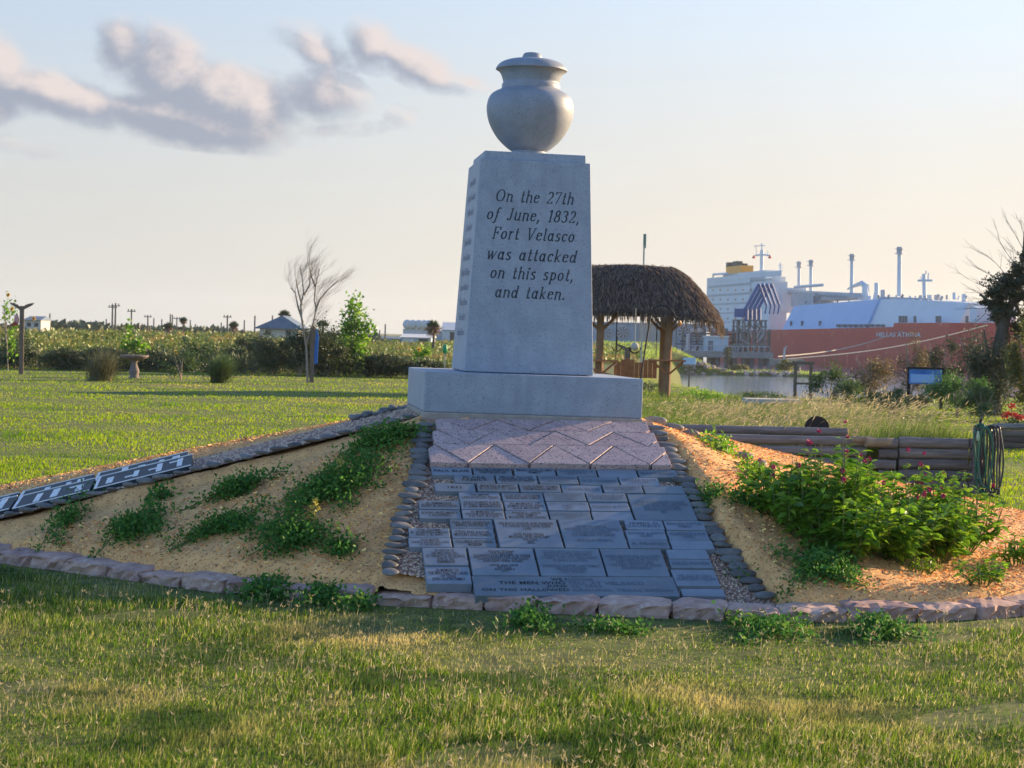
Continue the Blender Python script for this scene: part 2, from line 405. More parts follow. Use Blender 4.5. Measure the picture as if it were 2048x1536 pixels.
# mulch mound sheet
xs = np.linspace(-5.3, 5.3, 330); yy = np.linspace(10.3, 19.6, 290)
MX, MY = np.meshgrid(xs, yy); Pm = np.stack([MX, MY], -1).reshape(-1, 2)
nsc = np.array([math.sin(a * 3.1 + b * 1.7) + math.sin(a * 7.3 - b * 4.1) * .6 + math.sin(a * 13 + b * 11.) * .35 for a, b in Pm]) * .008
MZ = mound_h(Pm) + nsc + RNG.uniform(-.004, .004, len(Pm)); ins = inside(Pm, ring)
idx = np.arange(len(Pm)).reshape(MX.shape)
Q = np.stack([idx[:-1, :-1], idx[:-1, 1:], idx[1:, 1:], idx[1:, :-1]], -1).reshape(-1, 4)
Q = Q[ins[Q].all(1)]
g = npmesh('mound', np.concatenate([Pm, MZ[:, None]], 1), Q, m=m_mulch, smooth=True); g['kind'] = 'structure'
g['label'] = 'sloping mound of dry golden mulch under the monument'
# loose mulch chips on it
n = 90000
P = np.stack([RNG.uniform(-5, 5, n), RNG.uniform(10.5, 16.5, n)], 1); P = P[inside(P, ring)]
q = P - m2; uu = q @ ex2; vv = -(q @ ey2)
keep = ~((uu > u_left(vv) - .07) & (uu < u_right(vv) + .07) & (vv > -1.6)) & ~((np.abs(-vv - PW / 2) < .9) & (uu < 0)); P = P[keep]; n = len(P)
Z = mound_h(P)
a = RNG.uniform(0, math.tau, n); L = RNG.uniform(.004, .014, n); Wd = RNG.uniform(.0018, .004, n); ti = RNG.uniform(-.5, .5, n)
dx = np.stack([np.cos(a) * L, np.sin(a) * L, np.sin(ti) * L], 1); dy = np.stack([-np.sin(a) * Wd, np.cos(a) * Wd, RNG.uniform(-.004, .004, n)], 1)
C = np.stack([P[:, 0], P[:, 1], Z + RNG.uniform(.006, .016, n)], 1)
V = np.stack([C - dx - dy, C + dx - dy, C + dx + dy, C - dx + dy], 1).reshape(-1, 3)
m_chip = pm('mulch chips', (.88, .48, .19), rough=.9, island=.5)
o = npmesh('mulch_chips', V, np.arange(4 * n).reshape(-1, 4), m=m_chip); o['kind'] = 'stuff'; o['label'] = 'loose golden wood chips scattered over the mound'

n = 2600
P = np.stack([RNG.uniform(-5, 5, n), RNG.uniform(10.7, 15.5, n)], 1); P = P[inside(P, ring) & (seg_dist(P, ring) > .2)]; q = P - m2; uu = q @ ex2; vv = -(q @ ey2)
P = P[~((uu > u_left(vv) - .1) & (uu < u_right(vv) + .1) & (vv > -1.6)) & ~((np.abs(-vv - PW / 2) < .9) & (uu < 0))]; n = len(P); Z = mound_h(P)
a = RNG.uniform(0, math.tau, n); L = RNG.uniform(.008, .035, n) * RNG.uniform(.4, 1, n); Wd = RNG.uniform(.003, .009, n)
dx = np.stack([np.cos(a) * L, np.sin(a) * L, RNG.uniform(-.2, .4, n) * L], 1); dy = np.stack([-np.sin(a) * Wd, np.cos(a) * Wd, 0 * a], 1); C = np.stack([P[:, 0], P[:, 1], Z + .018], 1)
V = np.stack([C - dx - dy, C + dx - dy, C + dx + dy, C - dx + dy], 1).reshape(-1, 3)
o = npmesh('bark_bits', V, np.arange(4 * n).reshape(-1, 4), m=pm('dark bark bits', (.14, .085, .05), rough=.95, island=.8)); o['kind'] = 'stuff'; o['label'] = 'dark bark bits and dead leaves lying on the mulch'

# ---------------------------------------------------------------- sandstone curb
def rock_mesh(name, m, seed, sx=1, sy=1, sz=1, rough=.12, sub=2):
    import bmesh
    rr = random.Random(seed); bm = bmesh.new(); bmesh.ops.create_icosphere(bm, subdivisions=sub, radius=1)
    ph = [(rr.uniform(-3, 3), rr.uniform(-3, 3), rr.uniform(-3, 3), rr.uniform(0, 6)) for _ in range(5)]
    for v in bm.verts:
        s = 1 + sum(math.sin(v.co.x * a + v.co.y * b + v.co.z * c + d) for a, b, c, d in ph) * rough / 2
        v.co = Vector((v.co.x * s * sx, v.co.y * s * sy, v.co.z * s * sz))
    me = bpy.data.meshes.new(name); bm.to_mesh(me); bm.free(); me.materials.append(m); return me
def curb_stone_mesh(k, L, D, H, m):
    # rough rectangular block, subdivided, pushed about
    rr = random.Random(k); nx, ny, nz = 7, 4, 3; vs = {}; V = []; Fc = []
    def vid(i, j, l):
        if (i, j, l) not in vs:
            x = (i / nx - .5) * L; y = (j / ny - .5) * D; z = (l / nz) * H
            e = .013
            if j == 0: y += rr.uniform(-1.6, 1) * e
            if i in (0, nx): x += rr.uniform(-1, 1) * e * .9
            if l == nz: z += rr.uniform(-1, 1) * .006 - (.012 if i in (0, nx) or j == 0 else 0)
            if i in (0, nx) and j in (0, ny): x *= .955; y *= .93
            vs[(i, j, l)] = len(V); V.append((x, y, z))
        return vs[(i, j, l)]
    for i in range(nx):
        for j in range(ny):
            Fc.append((vid(i, j, nz), vid(i + 1, j, nz), vid(i + 1, j + 1, nz), vid(i, j + 1, nz)))
            Fc.append((vid(i, j, 0), vid(i, j + 1, 0), vid(i + 1, j + 1, 0), vid(i + 1, j, 0)))
    for i in range(nx):
        for l in range(nz):
            Fc.append((vid(i, 0, l), vid(i + 1, 0, l), vid(i + 1, 0, l + 1), vid(i, 0, l + 1)))
            Fc.append((vid(i, ny, l), vid(i, ny, l + 1), vid(i + 1, ny, l + 1), vid(i + 1, ny, l)))
    for j in range(ny):
        for l in range(nz):
            Fc.append((vid(0, j, l), vid(0, j, l + 1), vid(0, j + 1, l + 1), vid(0, j + 1, l)))
            Fc.append((vid(nx, j, l), vid(nx, j + 1, l), vid(nx, j + 1, l + 1), vid(nx, j, l + 1)))
    me = bpy.data.meshes.new('stone'); me.from_pydata(V, [], Fc); me.materials.append(m); return me
curb = thing('stone_curb', 'curved curb of rough pink sandstone blocks around the foot of the mulch mound', 'curb', (0, 10.7, 0))
cum = np.concatenate([[0], np.cumsum(np.hypot(*(np.roll(ring, -1, 0) - ring).T))]); TOT = cum[-1]
def ring_at(s):
    s %= TOT; i = int(np.searchsorted(cum, s, 'right') - 1) % len(ring); t = (s - cum[i]) / (cum[i + 1] - cum[i] + 1e-9)
    a = ring[i]; b = ring[(i + 1) % len(ring)]; return a + (b - a) * t, math.atan2(b[1] - a[1], b[0] - a[0])
s = 0; kk = 0
while s < TOT - .2:
    L = random.uniform(.30, .44); L = min(L, TOT - s)
    (p, a) = ring_at(s + L / 2); rrk = random.Random(kk)
    me = curb_stone_mesh(kk, L - .008, .20 + rrk.uniform(-.02, .02), .098 + rrk.uniform(-.012, .014), m_curb)
    o = bpy.data.objects.new('stone', me); sc.collection.objects.link(o); o.parent = curb
    nx_, ny_ = -math.sin(a), math.cos(a)            # the ring runs anticlockwise: its left is the inside
    o.location = (p[0] + nx_ * .095, p[1] + ny_ * .095 - 10.7, -.015 + rrk.uniform(-.008, .008) )
    o.rotation_euler = (rrk.uniform(.02, .09), rrk.uniform(-.03, .03), a + rrk.uniform(-.04, .04))
    s += L; kk += 1

# ---------------------------------------------------------------- front path
PATH = thing('paved_path', 'sloping path of engraved blue grey pavers and pink granite leading up to the monument', 'path', tuple(path_pt(0, 1.2)))
PITCHP = math.atan(SL)
PB = Matrix((EX, (EY * math.cos(PITCHP) + Vector((0, 0, math.sin(PITCHP)))), (EY * -math.sin(PITCHP) + Vector((0, 0, math.cos(PITCHP)))))).transposed()  # columns: x right, y upslope, z normal
def slab(name, u0, u1, va, vb, th, top, m, jit=.002, tilt=True):
    """rectangular slab on the path plane, between u0,u1 and v from va (up) to vb (down); object axes are the plane's"""
    c = path_pt((u0 + u1) / 2, (va + vb) / 2); L = (vb - va) / math.cos(PITCHP)
    b = MB().box((0, 0, -th / 2), (u1 - u0, L, th))
    o = b.build(name, m, PATH, local=True, bevel=.003)
    o.matrix_local = Matrix.Translation(c - Vector(PATH['base']) + PB @ Vector((0, 0, top + random.uniform(-.003, .004)))) @ PB.to_4x4() @ (Matrix.Rotation(random.uniform(-.006, .006), 4, 'Z') @ Matrix.Rotation(random.uniform(-.008, .008), 4, 'X') @ Matrix.Rotation(random.uniform(-.006, .006), 4, 'Y') if tilt else Matrix())
    return o, L
_uc = {}
def text_mesh(lines, size, gap=1.25, track=1.05):
    cu = bpy.data.curves.new('t', 'FONT'); cu.body = '\n'.join(lines); cu.size = size; cu.align_x = 'CENTER'; cu.space_line = gap; cu.space_character = track
    cu.resolution_u = 2; cu.offset = size * .012
    o = bpy.data.objects.new('t', cu); sc.collection.objects.link(o)
    me = bpy.data.meshes.new_from_object(o.evaluated_get(bpy.context.evaluated_depsgraph_get()))
    bpy.data.objects.remove(o); bpy.data.curves.remove(cu)
    return me
def engrave(slabo, w, L, lines, m, size=None):
    if not lines: return
    n = len(lines); size = size or min(L * .72 / n, .03)
    me = text_mesh(lines, size * 1.35, gap=.76)
    co = np.empty(len(me.vertices) * 3); me.vertices.foreach_get('co', co); co = co.reshape(-1, 3)
    wd = np.ptp(co[:, 0]); sx = min(1.25, w * .88 / wd)
    co[:, 0] = (co[:, 0] - (co[:, 0].max() + co[:, 0].min()) / 2) * sx; co[:, 1] -= (co[:, 1].max() + co[:, 1].min()) / 2
    sx = min(sx, 1.0) if wd < w * .55 else sx
    h = np.ptp(co[:, 1]); co[:, 1] *= min(1.15, L * .8 / h); co[:, 2] = .0022
    me.vertices.foreach_set('co', co.ravel()); me.materials.clear(); me.materials.append(m)
    o = bpy.data.objects.new('inscription', me); sc.collection.objects.link(o); o.parent = slabo
row_v = {}
v1, vN = path_uv(1100, 935)[1], path_uv(1150, 1190)[1]
# row boundaries from the photograph, measured on the path's plane
yb = [935, 951, 967.5, 984, 1002, 1020, 1038, 1057, 1076.5, 1095, 1114, 1132, 1151]
cols = [(863, 943, 0), (946, 1023, 0), (1028, 1110, 0), (1113, 1192, 0), (1195, 1273, 0), (1276, 1353, 0)]
T1 = {(0, 0): ['PAUL BLAIR'], (0, 1): ['WILLIAM H WHARTON', 'CHAPTER DRT 497'], (0, 2): ['BRIAN JANELLE AMY', 'FAMILY'], (0, 3): ['WELDON &', 'BETTY'], (0, 4): [], (0, 5): ['MARY HALL'],
      (1, 0): ['BLAKE', 'FAMILY'], (1, 1): ['MICHAEL BULLARD', '& JENNIFER BULLARD', 'GALVESTON TEXAS'], (1, 2): ['NANCY & ROBERT YOUNG', 'JAMES AND ANN'], (1, 3): ['W. D. COLEMAN'], (1, 4): ['GEORGE & LOIS', 'TAYLOR'],
      (2, 0): ['1832'], (2, 1): ['MARTIN & BETTY', 'B. 12 1921  D. 1997'], (2, 2): ['CLARK ROBERT THOMAS', 'HIRAM RUSSELL MILLER'], (2, 3): ['PAIGE ELLIS'], (2, 4): ['EDWARD FAMILY', 'OF TEXAS'], (2, 5): [],
      (3, 0): ['THE SMITHS', 'LAKE JACKSON TEXAS'], (3, 1): ['LOUIS AND CATHERINE', 'BURGESS AND FAMILY'], (3, 2): ['CHRIS AND HOLLY', 'GALLOWAY', 'AND FAMILY'], (3, 3): ['IN HONOR OF', 'OUR FAMILY'],
      (4, 0): ['A. SIMMONS', 'SURF & ANCHOR'], (4, 1): ['TROY ROBERT & SUE', 'IN BAILY MARR LANG', 'O. JAMES MOORE KAY'], (4, 2): ['IN MEMORY OF', 'JAMES EDDIE AND', 'ELLIS MOORE'], (4, 3): ['BARTLETT GREEN BELL', 'FAMILY', '2019'], (4, 4): ['RICHARD & ANN'],
      (5, 0): ['JOHN AND MARY', 'CALDWELL'], (5, 1): ['IN MEMORY OF', 'WILLIAM LEE EDWARDS', '2 24 1927 - 8 6 2019'], (5, 2): ['RANDALL LANCE', 'AND FAMILY', 'MCGUIRE AND ANGEL'], (5, 3): ['LAWRENCE P', 'HILL'], (5, 4): []}
C1 = {0: [(863, 943), (946, 1023), (1028, 1110), (1113, 1192), (1195, 1273), (1276, 1353)],
      1: [(908, 989), (992, 1074), (1077, 1155), (1158, 1236), (1239, 1317)],
      2: [(869, 950), (954, 1036), (1039, 1120), (1123, 1203), (1206, 1284), (1287, 1367)],
      3: [(918, 1000), (1004, 1086), (1088, 1170), (1173, 1252)],
      4: [(837, 919), (921, 1005), (1009, 1091), (1094, 1177), (1180, 1258)],
      5: [(838, 921), (924, 1008), (1011, 1096), (1099, 1181), (1184, 1265)]}
def vrow(y): return path_uv(1080, y, .03)[1]
def urng(a, b, ym): return path_uv(a, ym, .03)[0], path_uv(b, ym, .03)[0]
TOP = .03
def put(a, b, y0, y1, lines, mat=None, size=None):
    ym = (y0 + y1) / 2; xm = (a + b) / 2
    # the rows run level on the plane: convert the mean image row at px 1080 to v, and the columns at that v
    va, vb = vrow(y0) + .003, vrow(y1) - .004
    vm = (va + vb) / 2
    def u_at(px):
        lo, hi = -2., 2.
        for _ in range(40):
            mid = (lo + hi) / 2
            if proj(path_pt(mid, vm, .03))[0] < px: lo = mid
            else: hi = mid
        return lo
    u0, u1 = u_at(a), u_at(b)
    o, L = slab('paver', u0 + .001, u1 - .001, va, vb, .06, TOP, m_slate)
    engrave(o, u1 - u0, L, lines, mat or (m_letter if xm < 1110 else m_faint), size)
for r, cs in C1.items():
    for c, (a, b) in enumerate(cs): put(a, b, yb[r], yb[r + 1], T1.get((r, c), []))
put(1262, 1384, yb[3] + .6, yb[6], ['A TIME OF CHANGE AND COURAGE', 'FOR ALL OF THOSE WHO CAME BEFORE', 'AND THOSE YET TO COME', 'BRAZORIA COUNTY TEXAS', '2020'])
put(900, 985, yb[6], yb[7], ['HAL AND GLENDA', 'BEALL FOSTER II'])
put(903, 988, yb[7], yb[8], ['STEVE AND RACHEL', 'MAYLEN AND FAMILY'])
put(906, 992, yb[8], yb[9], ['COLUMBIA HISTORICAL', 'MUSEUM'])
put(817, 899, yb[7], yb[8], ['THE ADAMS', 'B. WARREN SMITH', 'AND J. R. RAY'])
put(817, 902, yb[8], yb[9], ['DAVID MARTIN', 'THANK A FATHER AND A SON', 'OF THE REPUBLIC'])
put(993, 1119, yb[6], yb[9], ['WE BOTH HONOR AND FOREVER', 'TO THOSE WHO GAVE THEIR', 'LIVES', '', 'GOD BLESS TEXAS', 'MICHAEL AND WHITNEY', 'WILSON', '2022'])
put(1123, 1247, yb[6], yb[9], ['GIVE ME THE FREEDOM', 'THE OPPORTUNITY AND THE COURAGE', 'TO STAND FOR OUR STATE', 'OUR HOMES AND OUR FAMILIES', '', 'BRAZOSPORT HISTORICAL'])
for i, (a, b) in enumerate([(1250, 1326), (1252, 1331), (1257, 1337)]): put(a, b, yb[6 + i], yb[7 + i], [['JAMES D', 'LAURENT'], ['DONNA & KEITH', 'HUNT'], ['A FRIEND']][i])
for i, (a, b) in enumerate([(1329, 1408), (1335, 1416), (1341, 1426)]): put(a, b, yb[6 + i], yb[7 + i], [['EDWARD POTTER', 'FAMILY'], ['CLARENCE & SUE', 'LYNN'], []][i])
put(846, 934, yb[9] + .5, 1131, ['IN HONOR OF', 'THE MEN WHO FELL', 'AT THE BATTLE OF VELASCO', 'JUNE 26 1832', 'REMEMBERED'])
put(851, 941, 1132, 1167, ['IN MEMORY OF', 'THE MEN AND THE CAUSE', 'OF TEXAS', 'JOHN AUSTIN FAMILY'])
put(940, 1071, yb[9] + .5, yb[12], ['PROUD TEXANS', 'LIVE FREE FOR', 'COURAGE AND BRAVERY IN THOSE', 'BATTLES FOUGHT FOR OUR STATE', 'WHO ALWAYS KEPT THE FAITH', 'AND KEPT THEIR WORD', '', 'LESLIE AND GENE', 'PAYTON', 'AND FAMILY', '2021'])
put(1075, 1204, yb[9] + .5, yb[12], ['TEXANS SETTLED THIS COAST', 'BECAUSE OF THE MEN WHO', 'FOUGHT THAT DAY AND NIGHT', 'TO MAKE A NATION', '', 'DOROTHY SHAFFER AND FAMILY', 'BRUCE & DONNA', 'THEY LIVE ON'])
put(1207, 1330, yb[9] + .5, yb[12], ['WITH GRATITUDE AND LOVE', 'OF THE LONE STAR STATE', 'FORT VELASCO 1832', 'THE FIRST SHOTS OF TEXAS', 'INDEPENDENCE'])
put(1334, 1415, yb[9] + .5, 1115, []); put(1339, 1423, 1116, 1134, ['OLD RIVER']); put(1346, 1434, 1135, 1169, ['VELASCO 1831', 'SURFSIDE TEXAS']); put(1362, 1448, 1174, 1190, [])
# the wide slab at the foot, big letters worn pale on their right half
va, vb = vrow(1152), vrow(1191); vm = (va + vb) / 2
def u_at(px, v):
    lo, hi = -2., 2.
    for _ in range(40):
        mid = (lo + hi) / 2
        if proj(path_pt(mid, v, .03))[0] < px: lo = mid
        else: hi = mid
    return lo
u0, u1 = u_at(947, vm), u_at(1352, vm)
bigs, BL = slab('paver', u0, u1, va, vb, .06, TOP, m_slate)
rows = [('WE HONOR', 1104, 1190, 1150, 0), ('THE MEN WHO FELL AT VELASCO', 998, 1290, 0, 1), ('JUNE 26, 1832', 1092, 1204, 0, 2), ('ON THIS HALLOWED GROUND, TEXAS BEGAN', 962, 1342, 0, 3)]
for k_, (mt, split) in enumerate(((m_letter, 0), (m_faint, 1))):
    mm = MB()
    for (s_, pa_, pb_, _, ri) in rows:
        me = text_mesh([s_], .05); co = np.empty(len(me.vertices) * 3); me.vertices.foreach_get('co', co); co = co.reshape(-1, 3)
        ua, ub = u_at(pa_, vm) - (u0 + u1) / 2, u_at(pb_, vm) - (u0 + u1) / 2
        x = (co[:, 0] - co[:, 0].min()) / np.ptp(co[:, 0]) * (ub - ua) + ua
        y = (co[:, 1] - co[:, 1].min()) / np.ptp(co[:, 1]) * .037 + BL / 2 - .075 - ri * (BL - .06) / 4 + .018
        lim = u_at(1136, vm) - (u0 + u1) / 2
        for p_ in me.polygons:
            cx_ = x[list(p_.vertices)].mean()
            if (cx_ < lim) == (split == 0):
                mm.add([(x[i], y[i], .0022) for i in p_.vertices], [tuple(range(len(p_.vertices)))])
        bpy.data.meshes.remove(me)
    o = mm.build('inscription', mt, bigs, local=True)
# ---- pink granite triangles above the pavers
ga = [path_uv(1080, y, .06)[1] for y in (838, 860, 888.5, 926)]
gth = .055
def clip_poly(poly, u0, u1):
    for (sgn, lim) in ((1, u0), (-1, -u1)):
        o = []
        for i in range(len(poly)):
            a, b = poly[i], poly[(i + 1) % len(poly)]
            ia, ib = sgn * a[0] >= lim, sgn * b[0] >= lim
            if ia: o.append(a)
            if ia != ib:
                t = (lim - sgn * a[0]) / (sgn * b[0] - sgn * a[0]); o.append((sgn * lim, a[1] + (b[1] - a[1]) * t))
        poly = o
        if len(poly) < 3: return []
    return poly
def u_at6(px, v):
    lo, hi = -2., 2.
    for _ in range(40):
        mid = (lo + hi) / 2
        if proj(path_pt(mid, v, .06))[0] < px: lo = mid
        else: hi = mid
    return lo
for r in range(3):
    va, vb = ga[r] + .003, ga[r + 1] - .003
    b0 = u_at6(1058, vb); P_ = .412; gap = .008
    ul, ur = u_at6([874, 868, 861][r], vb), u_at6([1300, 1318, 1342][r], vb)
    for k_ in range(-3, 4):
        for kind in (0, 1):
            if kind == 0: tri = [(b0 + (k_ - .5) * P_ + gap, va), (b0 + k_ * P_, vb - gap), (b0 + (k_ + .5) * P_ - gap, va)]      # point down
            else: tri = [(b0 + k_ * P_ + gap, vb), (b0 + (k_ + 1) * P_ - gap, vb), (b0 + (k_ + .5) * P_, va + gap)]               # point up
            tri = clip_poly(tri, ul, ur)
            if len(tri) < 3: continue
            cu_ = sum(p[0] for p in tri) / len(tri); cv_ = sum(p[1] for p in tri) / len(tri)
            A_ = sum(tri[i][0] * tri[(i + 1) % len(tri)][1] - tri[(i + 1) % len(tri)][0] * tri[i][1] for i in range(len(tri))) / 2
            if abs(A_) < .002: continue
            pl = [(p[0] - cu_, -(p[1] - cv_) / math.cos(PITCHP)) for p in tri]
            if A_ > 0: pl = pl[::-1]
            o = MB().prism(pl, gth).build('granite_slab', m_pink, PATH, local=True, bevel=.003)
            o.matrix_local = Matrix.Translation(path_pt(cu_, cv_) - Vector(PATH['base']) + PB @ Vector((0, 0, .005 + random.uniform(-.002, .004)))) @ PB.to_4x4() @ Matrix.Rotation(random.uniform(-.006, .006), 4, 'X') @ Matrix.Rotation(random.uniform(-.006, .006), 4, 'Y')
# ---- gravel bed of the path with loose pebbles
mb = MB(); nn, nu = 60, 30; gp = {}
for i in range(nn + 1):
    v = -.02 + 2.50 * i / nn; ul_, ur_ = float(u_left(v)) - .03, float(u_right(v)) + .03
    for j in range(nu + 1): p = path_pt(ul_ + (ur_ - ul_) * j / nu, v, -.012); gp[(i, j)] = p; mb.v.append(tuple(p))
mb.n = len(mb.v); okp = inside(np.array([(p.x, p.y) for p in gp.values()]), ring) & (seg_dist(np.array([(p.x, p.y) for p in gp.values()]), ring) > .13)
mb.f = [(a, a + nu + 1, a + nu + 2, a + 1) for i in range(nn) for j in range(nu) for a in (i * (nu + 1) + j,) if okp[a] and okp[a + 1] and okp[a + nu + 1] and okp[a + nu + 2]]
o = mb.build('gravel_bed', m_gravel, PATH); o.data.materials[0] = m_gravel
def pebbles(name, C, s0, s1, m, parent=None):
    n = len(C); base = np.array([(1, 0, 0), (-1, 0, 0), (0, 1, 0), (0, -1, 0), (0, 0, .7), (0, 0, -.7)], float)
    tr = np.array([(0, 2, 4), (2, 1, 4), (1, 3, 4), (3, 0, 4), (2, 0, 5), (1, 2, 5), (3, 1, 5), (0, 3, 5)])
    s = RNG.uniform(s0, s1, (n, 1, 1)) * RNG.uniform(.6, 1.2, (n, 6, 1)); a = RNG.uniform(0, math.tau, n)
    ca, sa = np.cos(a)[:, None], np.sin(a)[:, None]; B = base[None] * s
    V = np.stack([B[..., 0] * ca - B[..., 1] * sa, B[..., 0] * sa + B[..., 1] * ca, B[..., 2]], -1) + C[:, None]
    T = (tr[None] + 6 * np.arange(n)[:, None, None]).reshape(-1, 3)
    return npmesh(name, V, tris=T, m=m, parent=parent)
n = 36000; v = RNG.uniform(.75, 2.48, n); u = RNG.uniform(-1.35, 1.35, n); k_ = (u > u_left(v) - .03) & (u < u_right(v) + .03); u, v = u[k_], v[k_]
C = m2 + u[:, None] * ex2 - v[:, None] * ey2; k_ = inside(C, ring) & (seg_dist(C, ring) > .14); C, v = C[k_], v[k_]; C = np.concatenate([C, (ZP - SL * v - .008)[:, None]], 1)
m_peb = pm('pebbles', (.52, .35, .27), rough=.8, island=.5)
o = pebbles('pebbles', C, .006, .014, m_peb, PATH); o['kind'] = 'stuff'

# ---------------------------------------------------------------- river stone edgings
rv = [rock_mesh('stone', m_river, 50 + i, rough=.14) for i in range(5)]
for me in rv: me.polygons.foreach_set('use_smooth', [True] * len(me.polygons))
def place_stones(parent, pts3, ang, w, d, h, tiltx=0.0):
    for i, (p, wd) in enumerate(pts3):
        o = bpy.data.objects.new('stone', rv[random.randrange(5)]); sc.collection.objects.link(o); o.parent = parent
        o.location = Vector(p) - Vector(parent['base'])
        o.scale = (w * wd * random.uniform(.62, 1.2), d * random.uniform(.65, 1.25), h * random.uniform(.6, 1.0))
        o.rotation_euler = (tiltx + random.uniform(-.12, .12), random.uniform(-.1, .1), ang + random.uniform(-.2, .2))
def edge_line(pxs, n):
    P = [path_uv(a, b, .02) for a, b in pxs]; P = np.array(P); c = np.concatenate([[0], np.cumsum(np.hypot(*np.diff(P, axis=0).T))])
    out = []
    for i in range(n):
        s_ = c[-1] * (i + .5) / n; out.append((np.interp(s_, c, P[:, 0]), np.interp(s_, c, P[:, 1])))
    return out
EL = thing('stone_edging', 'row of flat grey river stones along the left side of the paved path', 'edging', tuple(path_pt(-.85, 1.2)), 'river stone edgings')
place_stones(EL, [(path_pt(u + random.uniform(-.01, .01), v, .02), 1) for u, v in edge_line([(853, 845), (845, 880), (839, 930), (826, 975), (813, 1015), (799, 1060), (790, 1100), (776, 1150)], 26)], YAW, .072, .035, .022, PITCHP)
ER = thing('stone_edging', 'row of flat grey river stones along the right side of the paved path', 'edging', tuple(path_pt(.95, 1.2)), 'river stone edgings')
place_stones(ER, [(path_pt(u + random.uniform(-.01, .01), v, .02), 1) for u, v in edge_line([(1303, 850), (1328, 885), (1352, 925), (1368, 960), (1390, 1000), (1410, 1035), (1436, 1075), (1462, 1110), (1484, 1140), (1508, 1170), (1540, 1197)], 27)], YAW, .078, .037, .026, PITCHP)

# ---------------------------------------------------------------- left path (seen nearly edge on)
def lp(w, t, h=0.0):      # w: metres left of the plinth, t: across, away from the viewer
    p = loc2(-PW / 2 - w, -(PW / 2 + t)); p.z = ZP - PL_KL * w + h; return p
LP = thing('side_path', 'sloping side path of dark slabs with pale strips running down the left of the mound', 'path', tuple(lp(1.5, 0)))
mb = MB(); 
for i in range(21):
    w_ = 3.55 * i / 20; mb.v += [tuple(lp(w_, -.52, -.012)), tuple(lp(w_, .80, -.012))]
mb.n = len(mb.v); mb.f = [(2 * i, 2 * i + 1, 2 * i + 3, 2 * i + 2) for i in range(20)]
mb.build('gravel_bed', m_gravel, LP)
n = 9000; w_ = RNG.uniform(0, 3.5, n); t_ = RNG.uniform(-.5, .8, n)
C = m2 + (-PW / 2 - w_)[:, None] * ex2 + (PW / 2 + t_)[:, None] * ey2; C = np.concatenate([C, (ZP - PL_KL * w_ - .006)[:, None]], 1)
o = pebbles('pebbles', C, .008, .017, m_peb, LP); o['kind'] = 'stuff'
m_dslab = pm('dark side slab', (.035, .05, .06), (.022, .032, .042), 8, .6, .0006, 60, objvar=.15)
m_strip = pm('pale strip', (.86, .83, .80), (.70, .68, .66), 12, .6, .001, 60)
LA = math.atan(PL_KL)
LB = Matrix(((EX * -math.cos(LA) + Vector((0, 0, -math.sin(LA)))), -EY, (EX * -math.sin(LA) + Vector((0, 0, math.cos(LA)))))).transposed()
def lslab(w0, w1, t0, t1, top):
    c = lp((w0 + w1) / 2, (t0 + t1) / 2); L = (w1 - w0) / math.cos(LA)
    o = MB().box((0, 0, -.02), (L, t1 - t0, .04)).build('paver', m_dslab, LP, local=True)
    o.matrix_local = Matrix.Translation(c - Vector(LP['base']) + LB @ Vector((0, 0, top))) @ LB.to_4x4() @ Matrix.Rotation(-.075 + random.uniform(-.015, .015), 4, 'X')
    mb = MB(); W2, H2 = L / 2, (t1 - t0) / 2
    mb.box((0, H2 - .012, .001), (L, .022, .008)); mb.box((0, -H2 + .012, .001), (L, .022, .008)); mb.box((W2 - .01, 0, .0015), (.02, 2 * H2 - .05, .008))
    mb.build('border', m_strip, o, local=True)
    mb = MB(); x = -W2 + .09
    while x < W2 - .08:
        r_ = random.random(); hh = H2 * random.choice((.45, .62, .62, .7))
        mb.box((x, random.uniform(-.04, .04), .001), (random.uniform(.035, .055), hh * 2, .006))
        if r_ < .45: mb.box((x + .045, hh * random.choice((-.6, 0, .6)), .0014), (.07, .05, .006)); x += .05
        x += random.uniform(.09, .15)
    mb.build('lettering', m_strip, o, local=True)
for (w0, w1, t0, t1) in [(1.62, 2.30, -.42, .16), (1.68, 2.36, .18, .74), (2.33, 2.86, -.44, .14), (2.39, 2.92, .16, .72), (2.90, 3.46, -.30, .26), (2.95, 3.50, .28, .74)]:
    lslab(w0, w1, t0, t1, .05)
E2 = thing('stone_edging', 'thin line of dark river stones along the near edge of the side path', 'edging', tuple(lp(1.5, -.55)), 'river stone edgings')
place_stones(E2, [(lp(w_, -.55 + random.uniform(-.02, .02), .008), 1) for w_ in np.linspace(.08, 3.45, 30)], YAW, .062, .036, .022)
E3 = thing('stone_edging', 'dark stones along the far edge of the side path beside the lawn', 'edging', tuple(lp(.6, .85)), 'river stone edgings')
place_stones(E3, [(lp(w_, .80 + random.uniform(-.05, .04), random.uniform(-.01, .035)), 1) for w_ in np.linspace(.0, .42, 9)], YAW, .06, .05, .035)
E4 = thing('stone_edging', 'short row of dark stones right of the plinth at the top of the mulch', 'edging', tuple(loc2(1.4, -.3)), 'river stone edgings')
pl = []
for i in range(7):
    p = loc2(.95 + i * .14, -.35 - i * .02); p.z = mh1(p.x, p.y) + .02; pl.append((p, 1.1))
place_stones(E4, pl, YAW, .085, .05, .045)

